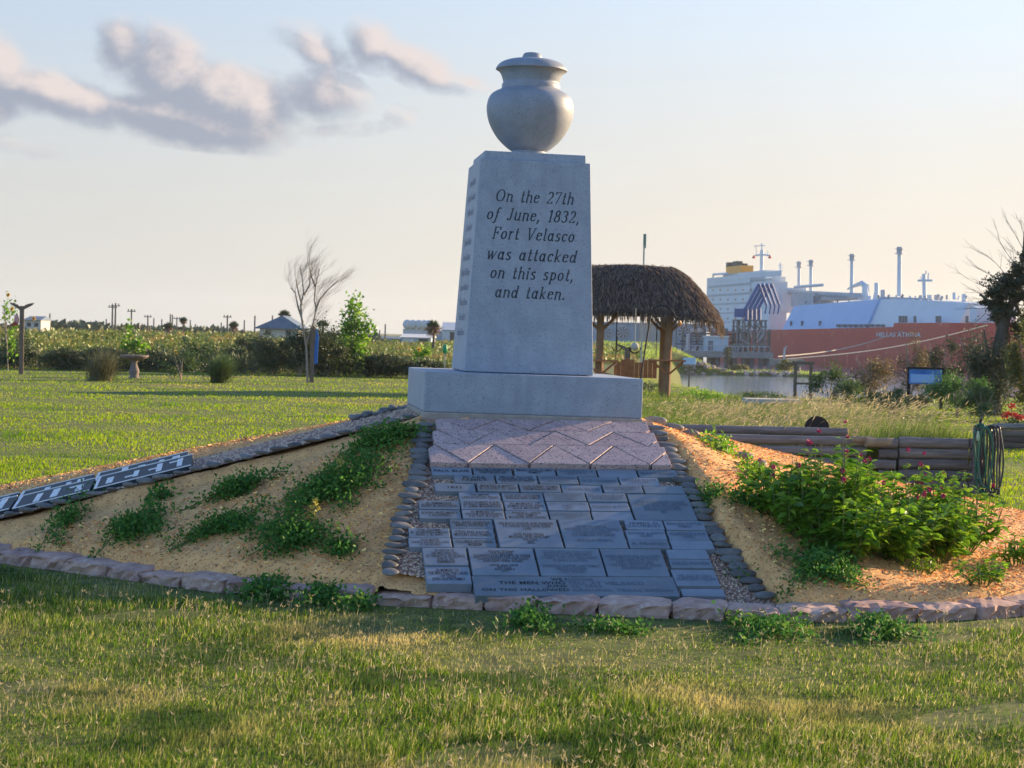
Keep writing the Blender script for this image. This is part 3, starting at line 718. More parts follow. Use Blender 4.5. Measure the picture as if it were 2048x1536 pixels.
# ---------------------------------------------------------------- monument
MON = thing('monument', 'tall tapered grey granite monument with an urn on top and engraved words on its front', 'monument', tuple(M0 + EY * (PW / 2)), rot=(0, R(.85), YAW))
MON['base'] = [0, 0, 0]
def frus(z0, z1, h0x, h1x, h0y=None, h1y=None):
    h0y = h0y or h0x; h1y = h1y or h1x
    return MB().add([(-h0x, -h0y, z0), (h0x, -h0y, z0), (h0x, h0y, z0), (-h0x, h0y, z0), (-h1x, -h1y, z1), (h1x, -h1y, z1), (h1x, h1y, z1), (-h1x, h1y, z1)],
                    [(0, 3, 2, 1), (4, 5, 6, 7), (0, 1, 5, 4), (1, 2, 6, 5), (2, 3, 7, 6), (3, 0, 4, 7)])
frus(-.25, .02, PW / 2 + .006, PW / 2 + .006).build('footing', pm('cast footing', (.40, .35, .30), (.30, .26, .23), 12, .9, .003, 60), MON, local=True, bevel=.01)
frus(.02, .305, PW / 2, PW / 2).build('plinth', m_granite, MON, local=True, bevel=.008)
HB, HT, ZB, ZT = .475, .405, .309, 1.862
frus(ZB, ZT, HB, HT).build('pillar', m_granite, MON, local=True, bevel=.007)
frus(ZT, ZT + .06, HT - .028, HT - .032).build('cap', m_granite, MON, local=True, bevel=.006)
zu = ZT + .06
UR = .326
# profile read off the photograph: radius, height (pixels over the 86 px body radius)
prof_px = [(0, 304), (41, 304), (41, 301), (36, 297), (34, 293), (37, 291), (47, 284), (62, 270), (74, 253), (82, 236), (86, 218), (86, 206), (83, 194), (77, 186), (68, 181), (61, 178), (58, 175), (58, 172), (57.5, 168), (55.5, 164), (57, 158), (61, 148), (66.5, 142), (70.5, 140), (70.5, 137), (68.5, 132), (62, 124), (52, 118), (38, 114), (22, 113), (19, 110), (16, 107), (10, 106), (0, 106)]
prof = [(r * UR / 86, (304 - float(np.interp(y, [96, 106, 114, 140, 175, 206, 304], [88, 97, 111, 132, 168, 203, 304]))) * UR / 86) for r, y in prof_px]
body = prof[:24]; lid = prof[23:]
def dens_prof(p, k=4):
    q = catmull(p, k, closed=False); return [(max(0.0004, a), b) for a, b in q]
mb = MB().lathe(dens_prof(body), 64, (0, 0, zu)); mb.build('urn', m_urn, MON, local=True, smooth=True)
mb = MB().lathe([(body[-1][0] * .9, lid[0][1] - .006)] + dens_prof([(lid[0][0], lid[0][1]), (lid[0][0] + .0015, lid[0][1] + .002)] + lid[1:]), 64, (0, 0, zu)); mb.build('urn_lid', m_urn, MON, local=True, smooth=True)
# --- serif italic glyphs drawn with a broad pen: polylines, x right, y up, cap height 1
def arc(cx, cy, rx, ry, a0, a1, n=10):
    return [(cx + rx * math.cos(R(a0 + (a1 - a0) * i / n)), cy + ry * math.sin(R(a0 + (a1 - a0) * i / n))) for i in range(n + 1)]
xh = .66
def st(x, y0, y1): return [(x, y0), (x, y1)]
def sf(x, y, l=.10, r=.10): return [(x - l, y), (x + r, y)]
def bowl(cx, w, h=xh): return arc(cx, h / 2, w, h / 2 - .03, 0, 360, 18)
G = {
 'O': (.92, [arc(.42, .5, .36, .47, 0, 360, 22)]),
 'n': (.66, [st(.13, 0, xh - .02), sf(.09, xh - .03, .08, .04), arc(.32, xh - .22, .19, .19, 160, 0, 8) + [(.51, .08), (.55, .02), (.62, .05)], sf(.13, .015, .05, .05)]),
 't': (.46, [[(.2, .90), (.2, .14), (.24, .03), (.32, .02), (.40, .10)], sf(.2, xh - .03, .13, .17)]),
 'h': (.66, [st(.13, 0, 1.0), sf(.09, .98, .08, .04), arc(.32, xh - .22, .19, .19, 160, 0, 8) + [(.51, .08), (.55, .02), (.62, .05)], sf(.13, .015, .05, .05)]),
 'e': (.58, [[(.10, .36), (.46, .42)] + arc(.29, xh - .20, .18, .17, 10, 180, 8) + [(.10, .22)] + arc(.30, .22, .20, .19, 180, 300, 6) + [(.48, .14)]]),
 '2': (.66, [arc(.30, .72, .20, .24, 160, -10, 9) + [(.46, .55), (.08, .06)], [(.08, .04), (.52, .04)], [(.52, .04), (.55, .16)]]),
 '7': (.62, [[(.08, .96), (.54, .96)], [(.08, .96), (.06, .82)], [(.54, .96), (.22, 0)]]),
 'o': (.62, [bowl(.29, .21)]),
 'f': (.48, [[(.46, .92), (.40, .99), (.30, .97), (.24, .85), (.20, .2), (.14, -.20), (.04, -.27), (-.04, -.22)], sf(.22, xh - .03, .13, .17)]),
 'J': (.60, [[(.40, .96), (.38, .20), (.30, .04), (.16, .02), (.07, .14)], sf(.40, .975, .14, .12)]),
 'u': (.68, [[(.12, xh - .02), (.12, .18)] + arc(.29, .20, .17, .17, 180, 330, 7), st(.50, .03, xh - .02), sf(.08, xh - .03, .06, .03), sf(.46, xh - .03, .06, .03), sf(.56, .02, .03, .08)]),
 ',': (.32, [[(.14, .10), (.17, .02), (.10, -.16)], [(.13, .06), (.17, .08)]]),
 '.': (.30, [[(.12, .03), (.12, .12)], [(.17, .03), (.17, .12)]]),
 '1': (.48, [[(.10, .84), (.26, .97), (.26, 0)], sf(.26, .02, .13, .13)]),
 '8': (.64, [arc(.30, .74, .17, .21, 0, 360, 16), arc(.30, .27, .22, .25, 0, 360, 16)]),
 '3': (.62, [arc(.27, .74, .19, .21, 150, -80, 10), arc(.27, .28, .22, .26, 85, -150, 11)]),
 'F': (.74, [st(.20, 0, .97), [(.08, .97), (.66, .97)], [(.66, .97), (.66, .80)], [(.2, .52), (.48, .52)], st(.48, .44, .60), sf(.20, .02, .12, .13)]),
 'r': (.50, [st(.14, 0, xh - .02), sf(.10, xh - .03, .08, .04), [(.14, .42), (.24, .58), (.34, xh - .02), (.44, xh - .06)], sf(.14, .015, .07, .08)]),
 'V': (.84, [[(.14, .97), (.36, .02)], [(.36, .02), (.70, .97)], sf(.14, .975, .12, .14), sf(.70, .975, .12, .12)]),
 'l': (.34, [[(.14, 1.0), (.14, .12), (.19, .02), (.28, .05)], sf(.10, .98, .08, .04)]),
 'a': (.66, [arc(.27, xh / 2, .18, xh / 2 - .03, 20, 340, 14), [(.47, xh - .02), (.47, .12), (.52, .02), (.60, .06)]]),
 's': (.52, [arc(.26, xh - .17, .14, .15, 30, 210, 8) + arc(.24, .17, .16, .16, 70, -150, 9)]),
 'c': (.56, [arc(.29, xh / 2, .20, xh / 2 - .03, 45, 315, 13), [(.42, .54), (.44, .50)]]),
 'w': (.86, [[(.08, xh), (.20, .02)], [(.20, .02), (.42, xh - .02)], [(.40, xh), (.50, .02)], [(.50, .02), (.76, xh)], sf(.08, xh - .02, .06, .06)]),
 'k': (.64, [st(.13, 0, 1.0), sf(.09, .98, .08, .04), [(.13, .26), (.50, xh - .04)], [(.24, .36), (.44, .06), (.58, .04)], sf(.13, .015, .06, .06)]),
 'd': (.66, [arc(.27, xh / 2, .18, xh / 2 - .03, 20, 340, 14), [(.49, 1.0), (.49, .12), (.54, .02), (.62, .06)], sf(.45, .98, .08, .03)]),
 'i': (.34, [[(.14, xh - .02), (.14, .12), (.19, .02), (.28, .05)], sf(.10, xh - .03, .08, .03), [(.15, .84), (.15, .93)], [(.19, .84), (.19, .93)]]),
 'p': (.66, [st(.16, -.30, xh - .02), sf(.12, xh - .03, .08, .03), arc(.33, xh / 2, .19, xh / 2 - .03, 150, -150, 13), sf(.16, -.29, .10, .10)]),
 ' ': (.52, []),
}
def set_line(text, mbt, T, height, width, thick=.135, thin=.060, slant=.24):
    x = 0; segs = []
    for ch in text:
        adv, strokes = G[ch]
        for pl in strokes:
            for a, b in zip(pl[:-1], pl[1:]): segs.append(((a[0] + x, a[1]), (b[0] + x, b[1])))
        x += adv + .08
    x -= .08; sx = width / (x * height + 1e-9)
    for a, b in segs:
        d = Vector((b[0] - a[0], b[1] - a[1])); L = d.length
        if L < 1e-5: continue
        d /= L; w_ = thin + (thick - thin) * (abs(d.y) ** 1.3) * (.45 if (d.x * d.y > .15 and abs(d.y) > .5 and L > .5) else 1)
        n_ = Vector((-d.y, d.x)) * w_ / 2; e = d * w_ * .28
        q = [Vector(a) - e - n_, Vector(b) + e - n_, Vector(b) + e + n_, Vector(a) - e + n_]
        mbt.add([T((p.x + slant * p.y) * height * sx, p.y * height) for p in q], [(0, 1, 2, 3)])
# front face: local x, z along the inclined face, lines at the photograph's heights
def face_pt(x, zz, out_=.0016):
    k_ = (zz - ZB) / (ZT - ZB); return (x, -(HB + (HT - HB) * k_) - out_, zz)
Lz = lambda py: ZB + (748 - py) / 418 * (ZT - ZB)
lines = [('On the 27th', 992, 1157, 413), ('of June, 1832,', 974, 1171, 449), ('Fort Velasco', 985, 1160, 486.5), ('was attacked', 975, 1165, 527), ('on this spot,', 982, 1160, 563.5), ('and taken.', 992, 1142, 601)]
for (tx, pa_, pb_, base) in lines:
    yc = base - 12; cxp = (pa_ + pb_) / 2
    # centre line of the front face at that height in the photograph
    zc = Lz(base)
    k_ = (zc - ZB) / (ZT - ZB); wl_, wr_ = 932 + (962 - 932) * k_, 1197 + (1183 - 1197) * k_ + 3
    hw = HB + (HT - HB) * k_; u0 = ((pa_ - wl_) / (wr_ - wl_) * 2 - 1) * hw; u1 = ((pb_ - wl_) / (wr_ - wl_) * 2 - 1) * hw
    full = sum(G[ch][0] + .08 for ch in tx) - .08; xo = 0
    for word in tx.split(' '):
        ww = sum(G[ch][0] + .08 for ch in word) - .08; tot = (u1 - u0) * .97
        mb = MB(); set_line(word, mb, lambda x, y, o_=u0 + xo / full * tot, zc=zc: face_pt(o_ + x, zc + y), .088, ww / full * tot)
        mb.build('inscription_word', m_carve, MON, local=True); xo += ww + .16 + G[' '][0]
# left face: eleven short worn lines of names
mb = MB()
names = ['Henry Smith', 'John Austin', 'William Russell', 'Aylett Buckner', 'Edwin Waller', 'Andrew Castleman', 'Robert Clokey', 'Leonard Bowman', 'Thomas Chase', 'Francis Smith', 'George Robinson']
for i in range(11):
    zc = ZT - .17 - i * .112; k_ = (zc - ZB) / (ZT - ZB); hw = HB + (HT - HB) * k_; wd_ = hw * random.uniform(.85, 1.25)
    me = text_mesh([names[i]], .075); co = [v.co for v in me.vertices]; mx = max(c.x for c in co); mn = min(c.x for c in co)
    for p_ in me.polygons:
        mb.add([(-hw - .0016, -((co[j].x - (mx + mn) / 2) / (mx - mn) * wd_), zc + co[j].y) for j in p_.vertices], [tuple(range(len(p_.vertices)))])
    bpy.data.meshes.remove(me)
mb.build('side_inscription', m_faint2, MON, local=True)
# ---------------------------------------------------------------- vegetation helpers
def rot_frames(n, up=.0):
    d = RNG.normal(size=(n, 3)); d[:, 2] = d[:, 2] * .7 + up; d /= np.linalg.norm(d, axis=1, keepdims=True) + 1e-9
    r = RNG.normal(size=(n, 3)); s = np.cross(d, r); s /= np.linalg.norm(s, axis=1, keepdims=True) + 1e-9
    return d, s
def leaves_np(C, L, Wd, up=.2, D=None):
    """diamond leaves: each a folded pair of triangles; C base points"""
    n = len(C); d, s = rot_frames(n, up)
    if D is not None: d = D / (np.linalg.norm(D, axis=1, keepdims=True) + 1e-9); s = np.cross(d, RNG.normal(size=(n, 3))); s /= np.linalg.norm(s, axis=1, keepdims=True) + 1e-9
    L = np.broadcast_to(L, (n,))[:, None]; Wd = np.broadcast_to(Wd, (n,))[:, None]
    nn_ = np.cross(d, s)
    V = np.stack([C, C + d * L * .45 + s * Wd * .5 + nn_ * Wd * .15, C + d * L, C + d * L * .45 - s * Wd * .5 + nn_ * Wd * .15], 1).reshape(-1, 3)
    i = 4 * np.arange(n)
    T = np.stack([i, i + 1, i + 2, i, i + 2, i + 3], 1).reshape(-1, 3)
    return V, T
def blades_np(C, H, Wd, lean=.35, wind=(0, 0), curl=.4):
    n = len(C); a = RNG.uniform(0, math.tau, n); H = np.broadcast_to(H, (n,)); Wd = np.broadcast_to(Wd, (n,))
    la = RNG.uniform(0, math.tau, n); lm = np.abs(RNG.normal(0, lean, n))
    D = np.stack([np.cos(la) * lm + wind[0], np.sin(la) * lm + wind[1], np.ones(n)], 1); D /= np.linalg.norm(D, axis=1, keepdims=True)
    s = np.stack([np.cos(a), np.sin(a), np.zeros(n)], 1) * Wd[:, None] / 2
    mid = C + D * H[:, None] * .5; bend = np.stack([D[:, 0], D[:, 1], -np.abs(D[:, 0]) - np.abs(D[:, 1])], 1) * curl
    D2 = D + bend; D2 /= np.linalg.norm(D2, axis=1, keepdims=True)
    tip = mid + D2 * H[:, None] * .5
    V = np.stack([C - s, C + s, mid + s * .8, mid - s * .8, tip], 1).reshape(-1, 3)
    i = 5 * np.arange(n)
    return V, np.stack([i, i + 1, i + 2, i + 3], 1), np.stack([i + 3, i + 2, i + 4], 1)
def joinm(parts_):
    Vs, Ts, off = [], [], 0
    for V, T in parts_: Vs.append(V); Ts.append(T + off); off += len(V)
    return np.concatenate(Vs), np.concatenate(Ts)
def foliage(name, C, L, Wd, m, parent, up=.2, D=None):
    V, T = leaves_np(C, L, Wd, up, D); o = npmesh(name, V, tris=T, m=m, parent=parent); return o
def ell_pts(n, c, r, shell=.5, lumps=0, seed=0):
    """points in an uneven ellipsoid volume, clumped"""
    rr = np.random.default_rng(seed + 11)
    if lumps:
        k_ = rr.normal(size=(lumps, 3)); k_ /= np.linalg.norm(k_, axis=1, keepdims=True); k_ *= rr.uniform(.35, .85, (lumps, 1))
        pick = rr.integers(0, lumps, n); sz = rr.uniform(.18, .42, lumps)[pick][:, None]
        p = k_[pick] + rr.normal(size=(n, 3)) * sz * .5
    else:
        p = rr.normal(size=(n, 3)); p /= np.linalg.norm(p, axis=1, keepdims=True); p *= rr.uniform(shell, 1, (n, 1)) ** .6
    return np.array(c) + p * np.array(r)

G1, G2, G3 = (.055, .105, .022), (.085, .15, .03), (.035, .07, .02)
m_leaf_dark = leafm('dark creeping leaves', [(.035, .12, .02), (.06, .19, .03), (.12, .28, .04), (.04, .14, .03), (.20, .32, .05)], .4, .45, .02)
m_leaf_mid = leafm('shrub leaves', [(.05, .10, .02), (.09, .15, .03), (.035, .07, .018), (.12, .17, .04)], .45)
m_leaf_bright = leafm('broad green leaves', [(.10, .25, .02), (.22, .42, .025), (.07, .18, .018), (.36, .52, .04)], .55, .4, .04)
m_leaf_sage = leafm('straw green grass leaves', [(.14, .14, .06), (.22, .20, .09), (.10, .12, .045), (.30, .25, .12)], .4)
m_straw = leafm('dry seed heads', [(.42, .34, .17), (.5, .4, .22), (.34, .27, .13)], .45)
m_scrub = leafm('scrub leaves', [(.12, .19, .02), (.20, .25, .03), (.07, .13, .015), (.26, .22, .05), (.14, .20, .025)], .32, field=[(.06, (.42, .24, .07), .52, .68), (.09, (.05, .09, .015), .52, .66)])
m_scrubd = leafm('distant dark scrub leaves', [(.035, .055, .03), (.05, .075, .035), (.03, .045, .03)], .25)
m_stem = pm('green stems', (.12, .16, .05), rough=.7)
m_twig = pm('bare twigs', (.34, .27, .22), (.24, .19, .155), 20, .9)
m_bark = pm('tree bark', (.10, .085, .07), (.06, .05, .042), 8, .9, .01, 30)
m_magenta = leafm('magenta globe flowers', [(.38, .02, .12), (.5, .03, .18), (.28, .015, .09)], .25)
m_red = leafm('red flower petals', [(.5, .03, .04), (.6, .05, .05)], .3)
m_yellow = leafm('yellow petals', [(.75, .45, .03), (.8, .5, .05)], .3)

# ---------------------------------------------------------------- lawn grass
m_grass = leafm('lawn grass blades', [(.09, .21, .012), (.20, .32, .018), (.06, .15, .01), (.26, .32, .03), (.02, .06, .006), (.70, .60, .26), (.08, .18, .01), (.03, .08, .008), (.16, .27, .015)], .55, .5, .015,
                field=[(.7, (.64, .50, .20), .52, .70), (3.1, (.55, .44, .18), .62, .76), (1.1, (.03, .085, .01), .52, .62)])
m_grass_far = leafm('far lawn grass', [(.20, .37, .010), (.30, .44, .014), (.38, .44, .02), (.14, .29, .008), (.44, .44, .03)], .55, .5, .01,
                field=[(.16, (.60, .45, .12), .57, .70), (.5, (.08, .20, .012), .52, .66)])
def wedge(n, y0, y1, pad=.33, p=1.0):
    u = RNG.uniform(0, 1, n)
    y = y0 * (y1 / y0) ** u if p == 1 else (y0 ** -p + u * (y1 ** -p - y0 ** -p)) ** (-1 / p)
    x = RNG.uniform(-1, 1, n) * y * pad; return x, y
def grassify(name, n, y0, y1, h0, h1, wk, m, label, pad=.33, p=1.0, lean=.45):
    x, y = wedge(n, y0, y1, pad, p); P = np.stack([x, y], 1)
    clear = ~inside(P, ring) & ~((seg_dist(P, ring) < .05 + RNG.uniform(0, .1, n)) & (P[:, 1] < 16)) & (ground_h(P[:, 0], P[:, 1]) > -.3)
    # bare strip of trampled earth along the curb and bare patches
    pat = np.sin(P[:, 0] * 1.7 + 1.3) * np.sin(P[:, 1] * 2.9 + .4) + np.sin(P[:, 0] * 4.1 - P[:, 1] * 3.3) * .5
    near = np.where(P[:, 1] < 16, seg_dist(P, ring), 9)
    clear &= ~((pat > .95) & (RNG.uniform(0, 1, n) < .8) & (P[:, 1] < 12)) & ~((near < .30 + .12 * np.sin(P[:, 0] * 2.3)) & (RNG.uniform(0, 1, n) < .78))
    P = P[clear]; n = len(P); d = P[:, 1]
    tuft = .5 + .5 * np.sin(P[:, 0] * 5.1 + np.sin(P[:, 1] * 3.7) * 1.4) * np.sin(P[:, 1] * 6.3 + np.sin(P[:, 0] * 2.9))
    H = RNG.uniform(h0, h1, n) * (.55 + .7 * tuft) * (.8 + .45 * np.sin(P[:, 0] * .9 + 1) * np.sin(P[:, 1] * 1.1 + P[:, 0] * .4))
    C = np.concatenate([P, ground_h(P[:, 0], P[:, 1])[:, None] - .004], 1)
    V, Qd, T = blades_np(C, H, RNG.uniform(.6, 1.2, n) * wk * np.maximum(d, 7) , lean, (.10, .0))
    o = npmesh(name, V, Qd, T, m=m); o['kind'] = 'stuff'; o['label'] = label; return o
grassify('grass', 290000, 6.2, 12.6, .020, .062, .00056, m_grass, 'patchy green and straw coloured lawn grass in the foreground', pad=.46, p=1.2)
grassify('grass', 330000, 12.0, 78, .030, .058, .00060, m_grass_far, 'sunlit lawn grass stretching back to the hedge', pad=.44, p=.55, lean=.35)
# pale seed stalks standing proud of the foreground lawn
n = 4800; x, y = wedge(n, 6.3, 11.6, .46); P = np.stack([x, y], 1); P = P[~inside(P, ring) & (np.sin(P[:, 0] * 1.9 + P[:, 1]) + np.sin(P[:, 1] * 2.3 - P[:, 0]) + RNG.normal(0, .9, n) > -.5)]; n = len(P)
C = np.concatenate([P, np.zeros((n, 1))], 1); H = RNG.uniform(.03, .09, n)
V, Qd, T = blades_np(C, H, .0032, .35, (.08, 0), .15)
tips = V.reshape(-1, 5, 3)[:, 4]; hv = []
for k_ in range(3):
    D = RNG.normal(size=(n, 3)) * np.array([.7, .7, .25]) + np.array([0, 0, .8]); v_, t_ = leaves_np(tips, RNG.uniform(.018, .034, n), .0042, D=D); hv.append((v_, t_))
VH, TH = joinm(hv)
o = npmesh('seed_stalks', np.concatenate([V, VH]), Qd, np.concatenate([T, TH + len(V)]), m=m_straw); o['kind'] = 'stuff'; o['label'] = 'pale dry seed heads rising above the foreground lawn'

# ---------------------------------------------------------------- creeping plants on the mulch
def creeper(px, py, wpx, hpx, h, n, label, name='creeping_plant', m=None, tilt=0, leaf=.027, cat='plant', onmound=True, group='creeping green plants on the mulch'):
    # centre on the mound: march along the pixel's ray
    if not onmound: py += 14; h *= .8
    d = ray(px, py); t = 9.0
    while t < 19:
        p = Vector((0, 0, EYE)) + d * (t / d.y)
        if p.z <= (mh1(p.x, p.y) if onmound else 0): break
        t += .01
    c = p; sc_ = F / c.y
    n = int(n * 1.05); rx = wpx / 2 / sc_; graz = max(.18, (EYE - c.z) / c.y + (.30 if onmound and abs(c.x) < 2.6 else .0)); ry = hpx / 2 / sc_ / graz
    ry = min(ry, .75)
    h *= .58
    th = thing(name, label, cat, (c.x, c.y, c.z), group)
    nr = max(6, int(n / 170)); Cs = []; st_ = MB()
    for i in range(nr):
        a = random.uniform(0, math.tau); r_ = .25 + .95 * random.random()
        ex_, ey_ = math.cos(a) * r_ * rx, math.sin(a) * r_ * ry
        ex_, ey_ = ex_ + tilt * ey_, ey_
        k_ = 26; tt = np.linspace(.05, 1, k_)
        wob = np.sin(tt * 6 + a * 3) * .05 * tt
        X = c.x + ex_ * tt + wob; Y = c.y + ey_ * tt + wob * .6
        Z = (mound_fast(np.stack([X, Y], 1)) if onmound else np.zeros(k_)) + h * (.25 + .5 * np.sin(tt * 3.1) + .25 * np.sin(tt * 9 + a))
        pts = np.stack([X, Y, np.maximum(Z, 0)], 1)
        if i < 14: st_.tube([tuple(q) for q in pts[::6]], .004, 4, cap=False)
        m_ = int(n / nr); id_ = RNG.integers(0, k_, m_)
        Cs.append(pts[id_] + RNG.normal(size=(m_, 3)) * np.array([.034, .05, .026]) * (1 + h * 4))
    C = np.concatenate(Cs); V, T = leaves_np(C, RNG.uniform(.7, 1.5, len(C)) * leaf, RNG.uniform(.5, .8, len(C)) * leaf, .5)
    f = npmesh('foliage', V, tris=T, m=m or m_leaf_dark, parent=th)
    st_.build('stem', m_stem, th)
    return th
creeper(775, 888, 165, 55, .13, 2600, 'dark green creeping plant beside the plinth at the top of the mulch', tilt=.6)
creeper(660, 985, 225, 110, .15, 4800, 'largest dark green creeping plant in the middle of the mulch', tilt=.5)
creeper(480, 982, 190, 50, .09, 2200, 'long low creeping plant just left of the largest one', tilt=.9)
creeper(455, 1058, 185, 52, .09, 2300, 'narrow creeping plant below the long low one', tilt=.9)
creeper(590, 1084, 190, 70, .11, 2800, 'creeping plant with pale shoots near the front of the mulch')
creeper(262, 1066, 160, 70, .11, 2600, 'rounded creeping plant on the left part of the mulch')
creeper(135, 1048, 70, 44, .12, 900, 'small bushy creeping plant nearest the side path')
creeper(688, 1108, 56, 36, .08, 520, 'tiny creeping plant close to the river stones')
creeper(318, 1003, 30, 30, .12, 120, 'single leafy sprig on the edge of the side path', leaf=.045, group=None, name='leafy_sprig')
creeper(1640, 1140, 190, 95, .12, 2600, 'dark creeping plant on the sandy mulch below the flowering bush')
creeper(1420, 990, 70, 34, .07, 420, 'small creeping plant right of the river stones on the lit mulch')
creeper(1520, 1020, 130, 46, .08, 900, 'shaded creeping plant at the left foot of the flowering bush')
creeper(1440, 905, 90, 40, .11, 420, 'yellow green leafy plant at the top of the lit mulch', m=m_leaf_bright, leaf=.034)
creeper(1505, 950, 100, 34, .08, 420, 'light green trailing plant along the dark log wall', m=m_leaf_bright, leaf=.03)
creeper(1700, 1168, 100, 30, .06, 300, 'thin trailing plant on the mulch behind the curb', leaf=.018)
GV = 'leafy vines growing over the sandstone curb'
creeper(520, 1180, 170, 60, .13, 1500, 'broad leafy vine hanging over the curb left of the pavers', leaf=.036, group=GV, name='curb_vine', onmound=False)
creeper(650, 1190, 120, 40, .12, 800, 'leafy vine climbing the curb next to the largest vine', leaf=.034, group=GV, name='curb_vine', onmound=False)
creeper(730, 1205, 90, 36, .08, 500, 'small vine at the curb just left of the path stones', leaf=.03, group=GV, name='curb_vine', onmound=False)
creeper(1050, 1235, 120, 50, .10, 900, 'glossy weed at the curb below the widest paver', leaf=.028, group=GV, name='curb_vine', onmound=False)
creeper(1210, 1250, 170, 22, .05, 700, 'low weed strip along the curb right of the glossy weed', leaf=.024, group=GV, name='curb_vine', onmound=False)
creeper(1545, 1255, 180, 55, .09, 1300, 'glossy weed in front of the curb at the right path edge', leaf=.028, group=GV, name='curb_vine', onmound=False)
creeper(1770, 1252, 210, 55, .10, 1600, 'wide glossy weed in front of the curb below the flowering bush', leaf=.028, group=GV, name='curb_vine', onmound=False)
creeper(1480, 1160, 50, 24, .05, 150, 'small weed between the right river stones', leaf=.02, group=GV, name='curb_vine')
# yellow shoots in the largest creeper
for (px, py, lb) in ((672, 965, 'upright yellow green shoot in the largest creeping plant'), (620, 1048, 'pale yellow sprig above the front creeping plant')):
    d = ray(px, py + 18); t = 9.
    while t < 19:
        p = Vector((0, 0, EYE)) + d * (t / d.y)
        if p.z <= mh1(p.x, p.y): break
        t += .01
    th = thing('yellow_shoot', lb, 'plant', tuple(p)); tt = RNG.uniform(0, 1, 60)
    C = np.array(p) + np.stack([tt * .03, tt * 0, tt * .17 + .04], 1) + RNG.normal(size=(60, 3)) * .012
    foliage('foliage', C, .03, .016, leafm('yellow shoot leaves', [(.55, .42, .06), (.4, .4, .08)], .5), th); MB().tube([p, p + Vector((.03, 0, .2))], .003, 4).build('stem', m_stem, th)

# ---------------------------------------------------------------- flowering bush: several plants with magenta globes
def gomph(px, py, H, spread, ns, label, nflow, leaf=.105):
    d = ray(px, py); t = 9.
    while t < 19:
        p = Vector((0, 0, EYE)) + d * (t / d.y)
        if p.z <= mh1(p.x, p.y): break
        t += .01
    th = thing('globe_amaranth', label, 'flowering plant', tuple(p), 'globe amaranth plants on the right of the mound')
    st_ = MB(); Cs = []; Ds = []; Ls = []; tips = []
    for i in range(ns):
        a = random.uniform(0, math.tau); r_ = spread * math.sqrt(random.random()); h = H * random.uniform(.55, 1.0) * (1 - .25 * (r_ / spread) ** 2)
        b = Vector((p.x + math.cos(a) * .05, p.y + math.sin(a) * .05, p.z)); top = Vector((p.x + math.cos(a) * r_, p.y + math.sin(a) * r_, p.z + h))
        mid = b.lerp(top, .5) + Vector((math.cos(a), math.sin(a), 0)) * r_ * .22
        pts = [b, b.lerp(mid, .55) + Vector((0, 0, .02)), mid, mid.lerp(top, .5) + Vector((0, 0, .015)), top]
        st_.tube(pts, [.005, .005, .004, .003, .002], 5, cap=False); tips.append(top)
        for j in range(13):
            f = random.uniform(.12, 1.0); k_ = f * 4; i0 = min(3, int(k_)); q = pts[i0].lerp(pts[i0 + 1], k_ - i0)
            la = random.uniform(0, math.tau)
            for s_ in (0, math.pi):
                D = Vector((math.cos(la + s_), math.sin(la + s_), random.uniform(-.35, .75)))
                Cs.append(q + D * .012); Ds.append(D); Ls.append(leaf * random.uniform(.55, 1.15) * (1.1 - .35 * f))
    C = np.array(Cs); D = np.array(Ds); L = np.array(Ls); n = len(C)
    D /= np.linalg.norm(D, axis=1, keepdims=True)
    up = np.array([0, 0, 1.]) + RNG.normal(size=(n, 3)) * .35; s_ = np.cross(D, up); s_ /= np.linalg.norm(s_, axis=1, keepdims=True); nn_ = np.cross(s_, D)
    w_ = (L * .23)[:, None]; L_ = L[:, None]; dr = np.array([0, 0, -1.]) * L_
    m1 = C + D * L_ * .35; m2_ = C + D * L_ * .72 + dr * .07; tp = C + D * L_ + dr * .2
    V = np.stack([C, m1 + s_ * w_ + nn_ * w_ * .35, m2_ + s_ * w_ * .75 + nn_ * w_ * .25, tp, m2_ - s_ * w_ * .75 + nn_ * w_ * .25, m1 - s_ * w_ + nn_ * w_ * .35, m1, m2_], 1).reshape(-1, 3)
    i = 8 * np.arange(n); T = np.concatenate([np.stack([i, i + 1, i + 6], 1), np.stack([i, i + 6, i + 5], 1), np.stack([i + 2, i + 3, i + 7], 1), np.stack([i + 7, i + 3, i + 4], 1)])
    Qd = np.concatenate([np.stack([i + 1, i + 2, i + 7, i + 6], 1), np.stack([i + 6, i + 7, i + 4, i + 5], 1)])
    npmesh('foliage', V, Qd, T, m=m_leaf_bright, parent=th); st_.build('stem', m_stem, th)
    random.shuffle(tips); fl = None
    for tpp in sorted(tips[:nflow * 2], key=lambda q: -q.z)[:nflow]:
        q = tpp + Vector((random.uniform(-.02, .02), random.uniform(-.02, .02), random.uniform(.02, .10)))
        if fl is None:
            nf = 60; dd = RNG.normal(size=(nf, 3)); dd /= np.linalg.norm(dd, axis=1, keepdims=True)
            V_, T_ = leaves_np(dd * .004, .013, .008, D=dd); fl = npmesh('flower', V_, tris=T_, m=m_magenta); me_ = fl.data; fo = fl
        else: fo = bpy.data.objects.new('flower', me_); sc.collection.objects.link(fo)
        fo.parent = th; fo.location = q - p; fo.scale = (random.uniform(.8, 1.2),) * 3
    return th
gomph(1600, 1075, .50, .30, 34, 'tallest bushy plant with magenta flowers, left end of the group on the mound', 7)
gomph(1660, 1085, .70, .30, 34, 'bushy plant with magenta flowers second from the left in the group', 6)
gomph(1690, 1120, .48, .30, 30, 'front bushy plant with dark leaves below the left pair', 2)
gomph(1740, 1090, .64, .32, 32, 'bushy plant at the middle of the flowering group', 5)
gomph(1790, 1125, .48, .30, 30, 'front bushy plant at the middle of the flowering group', 4)
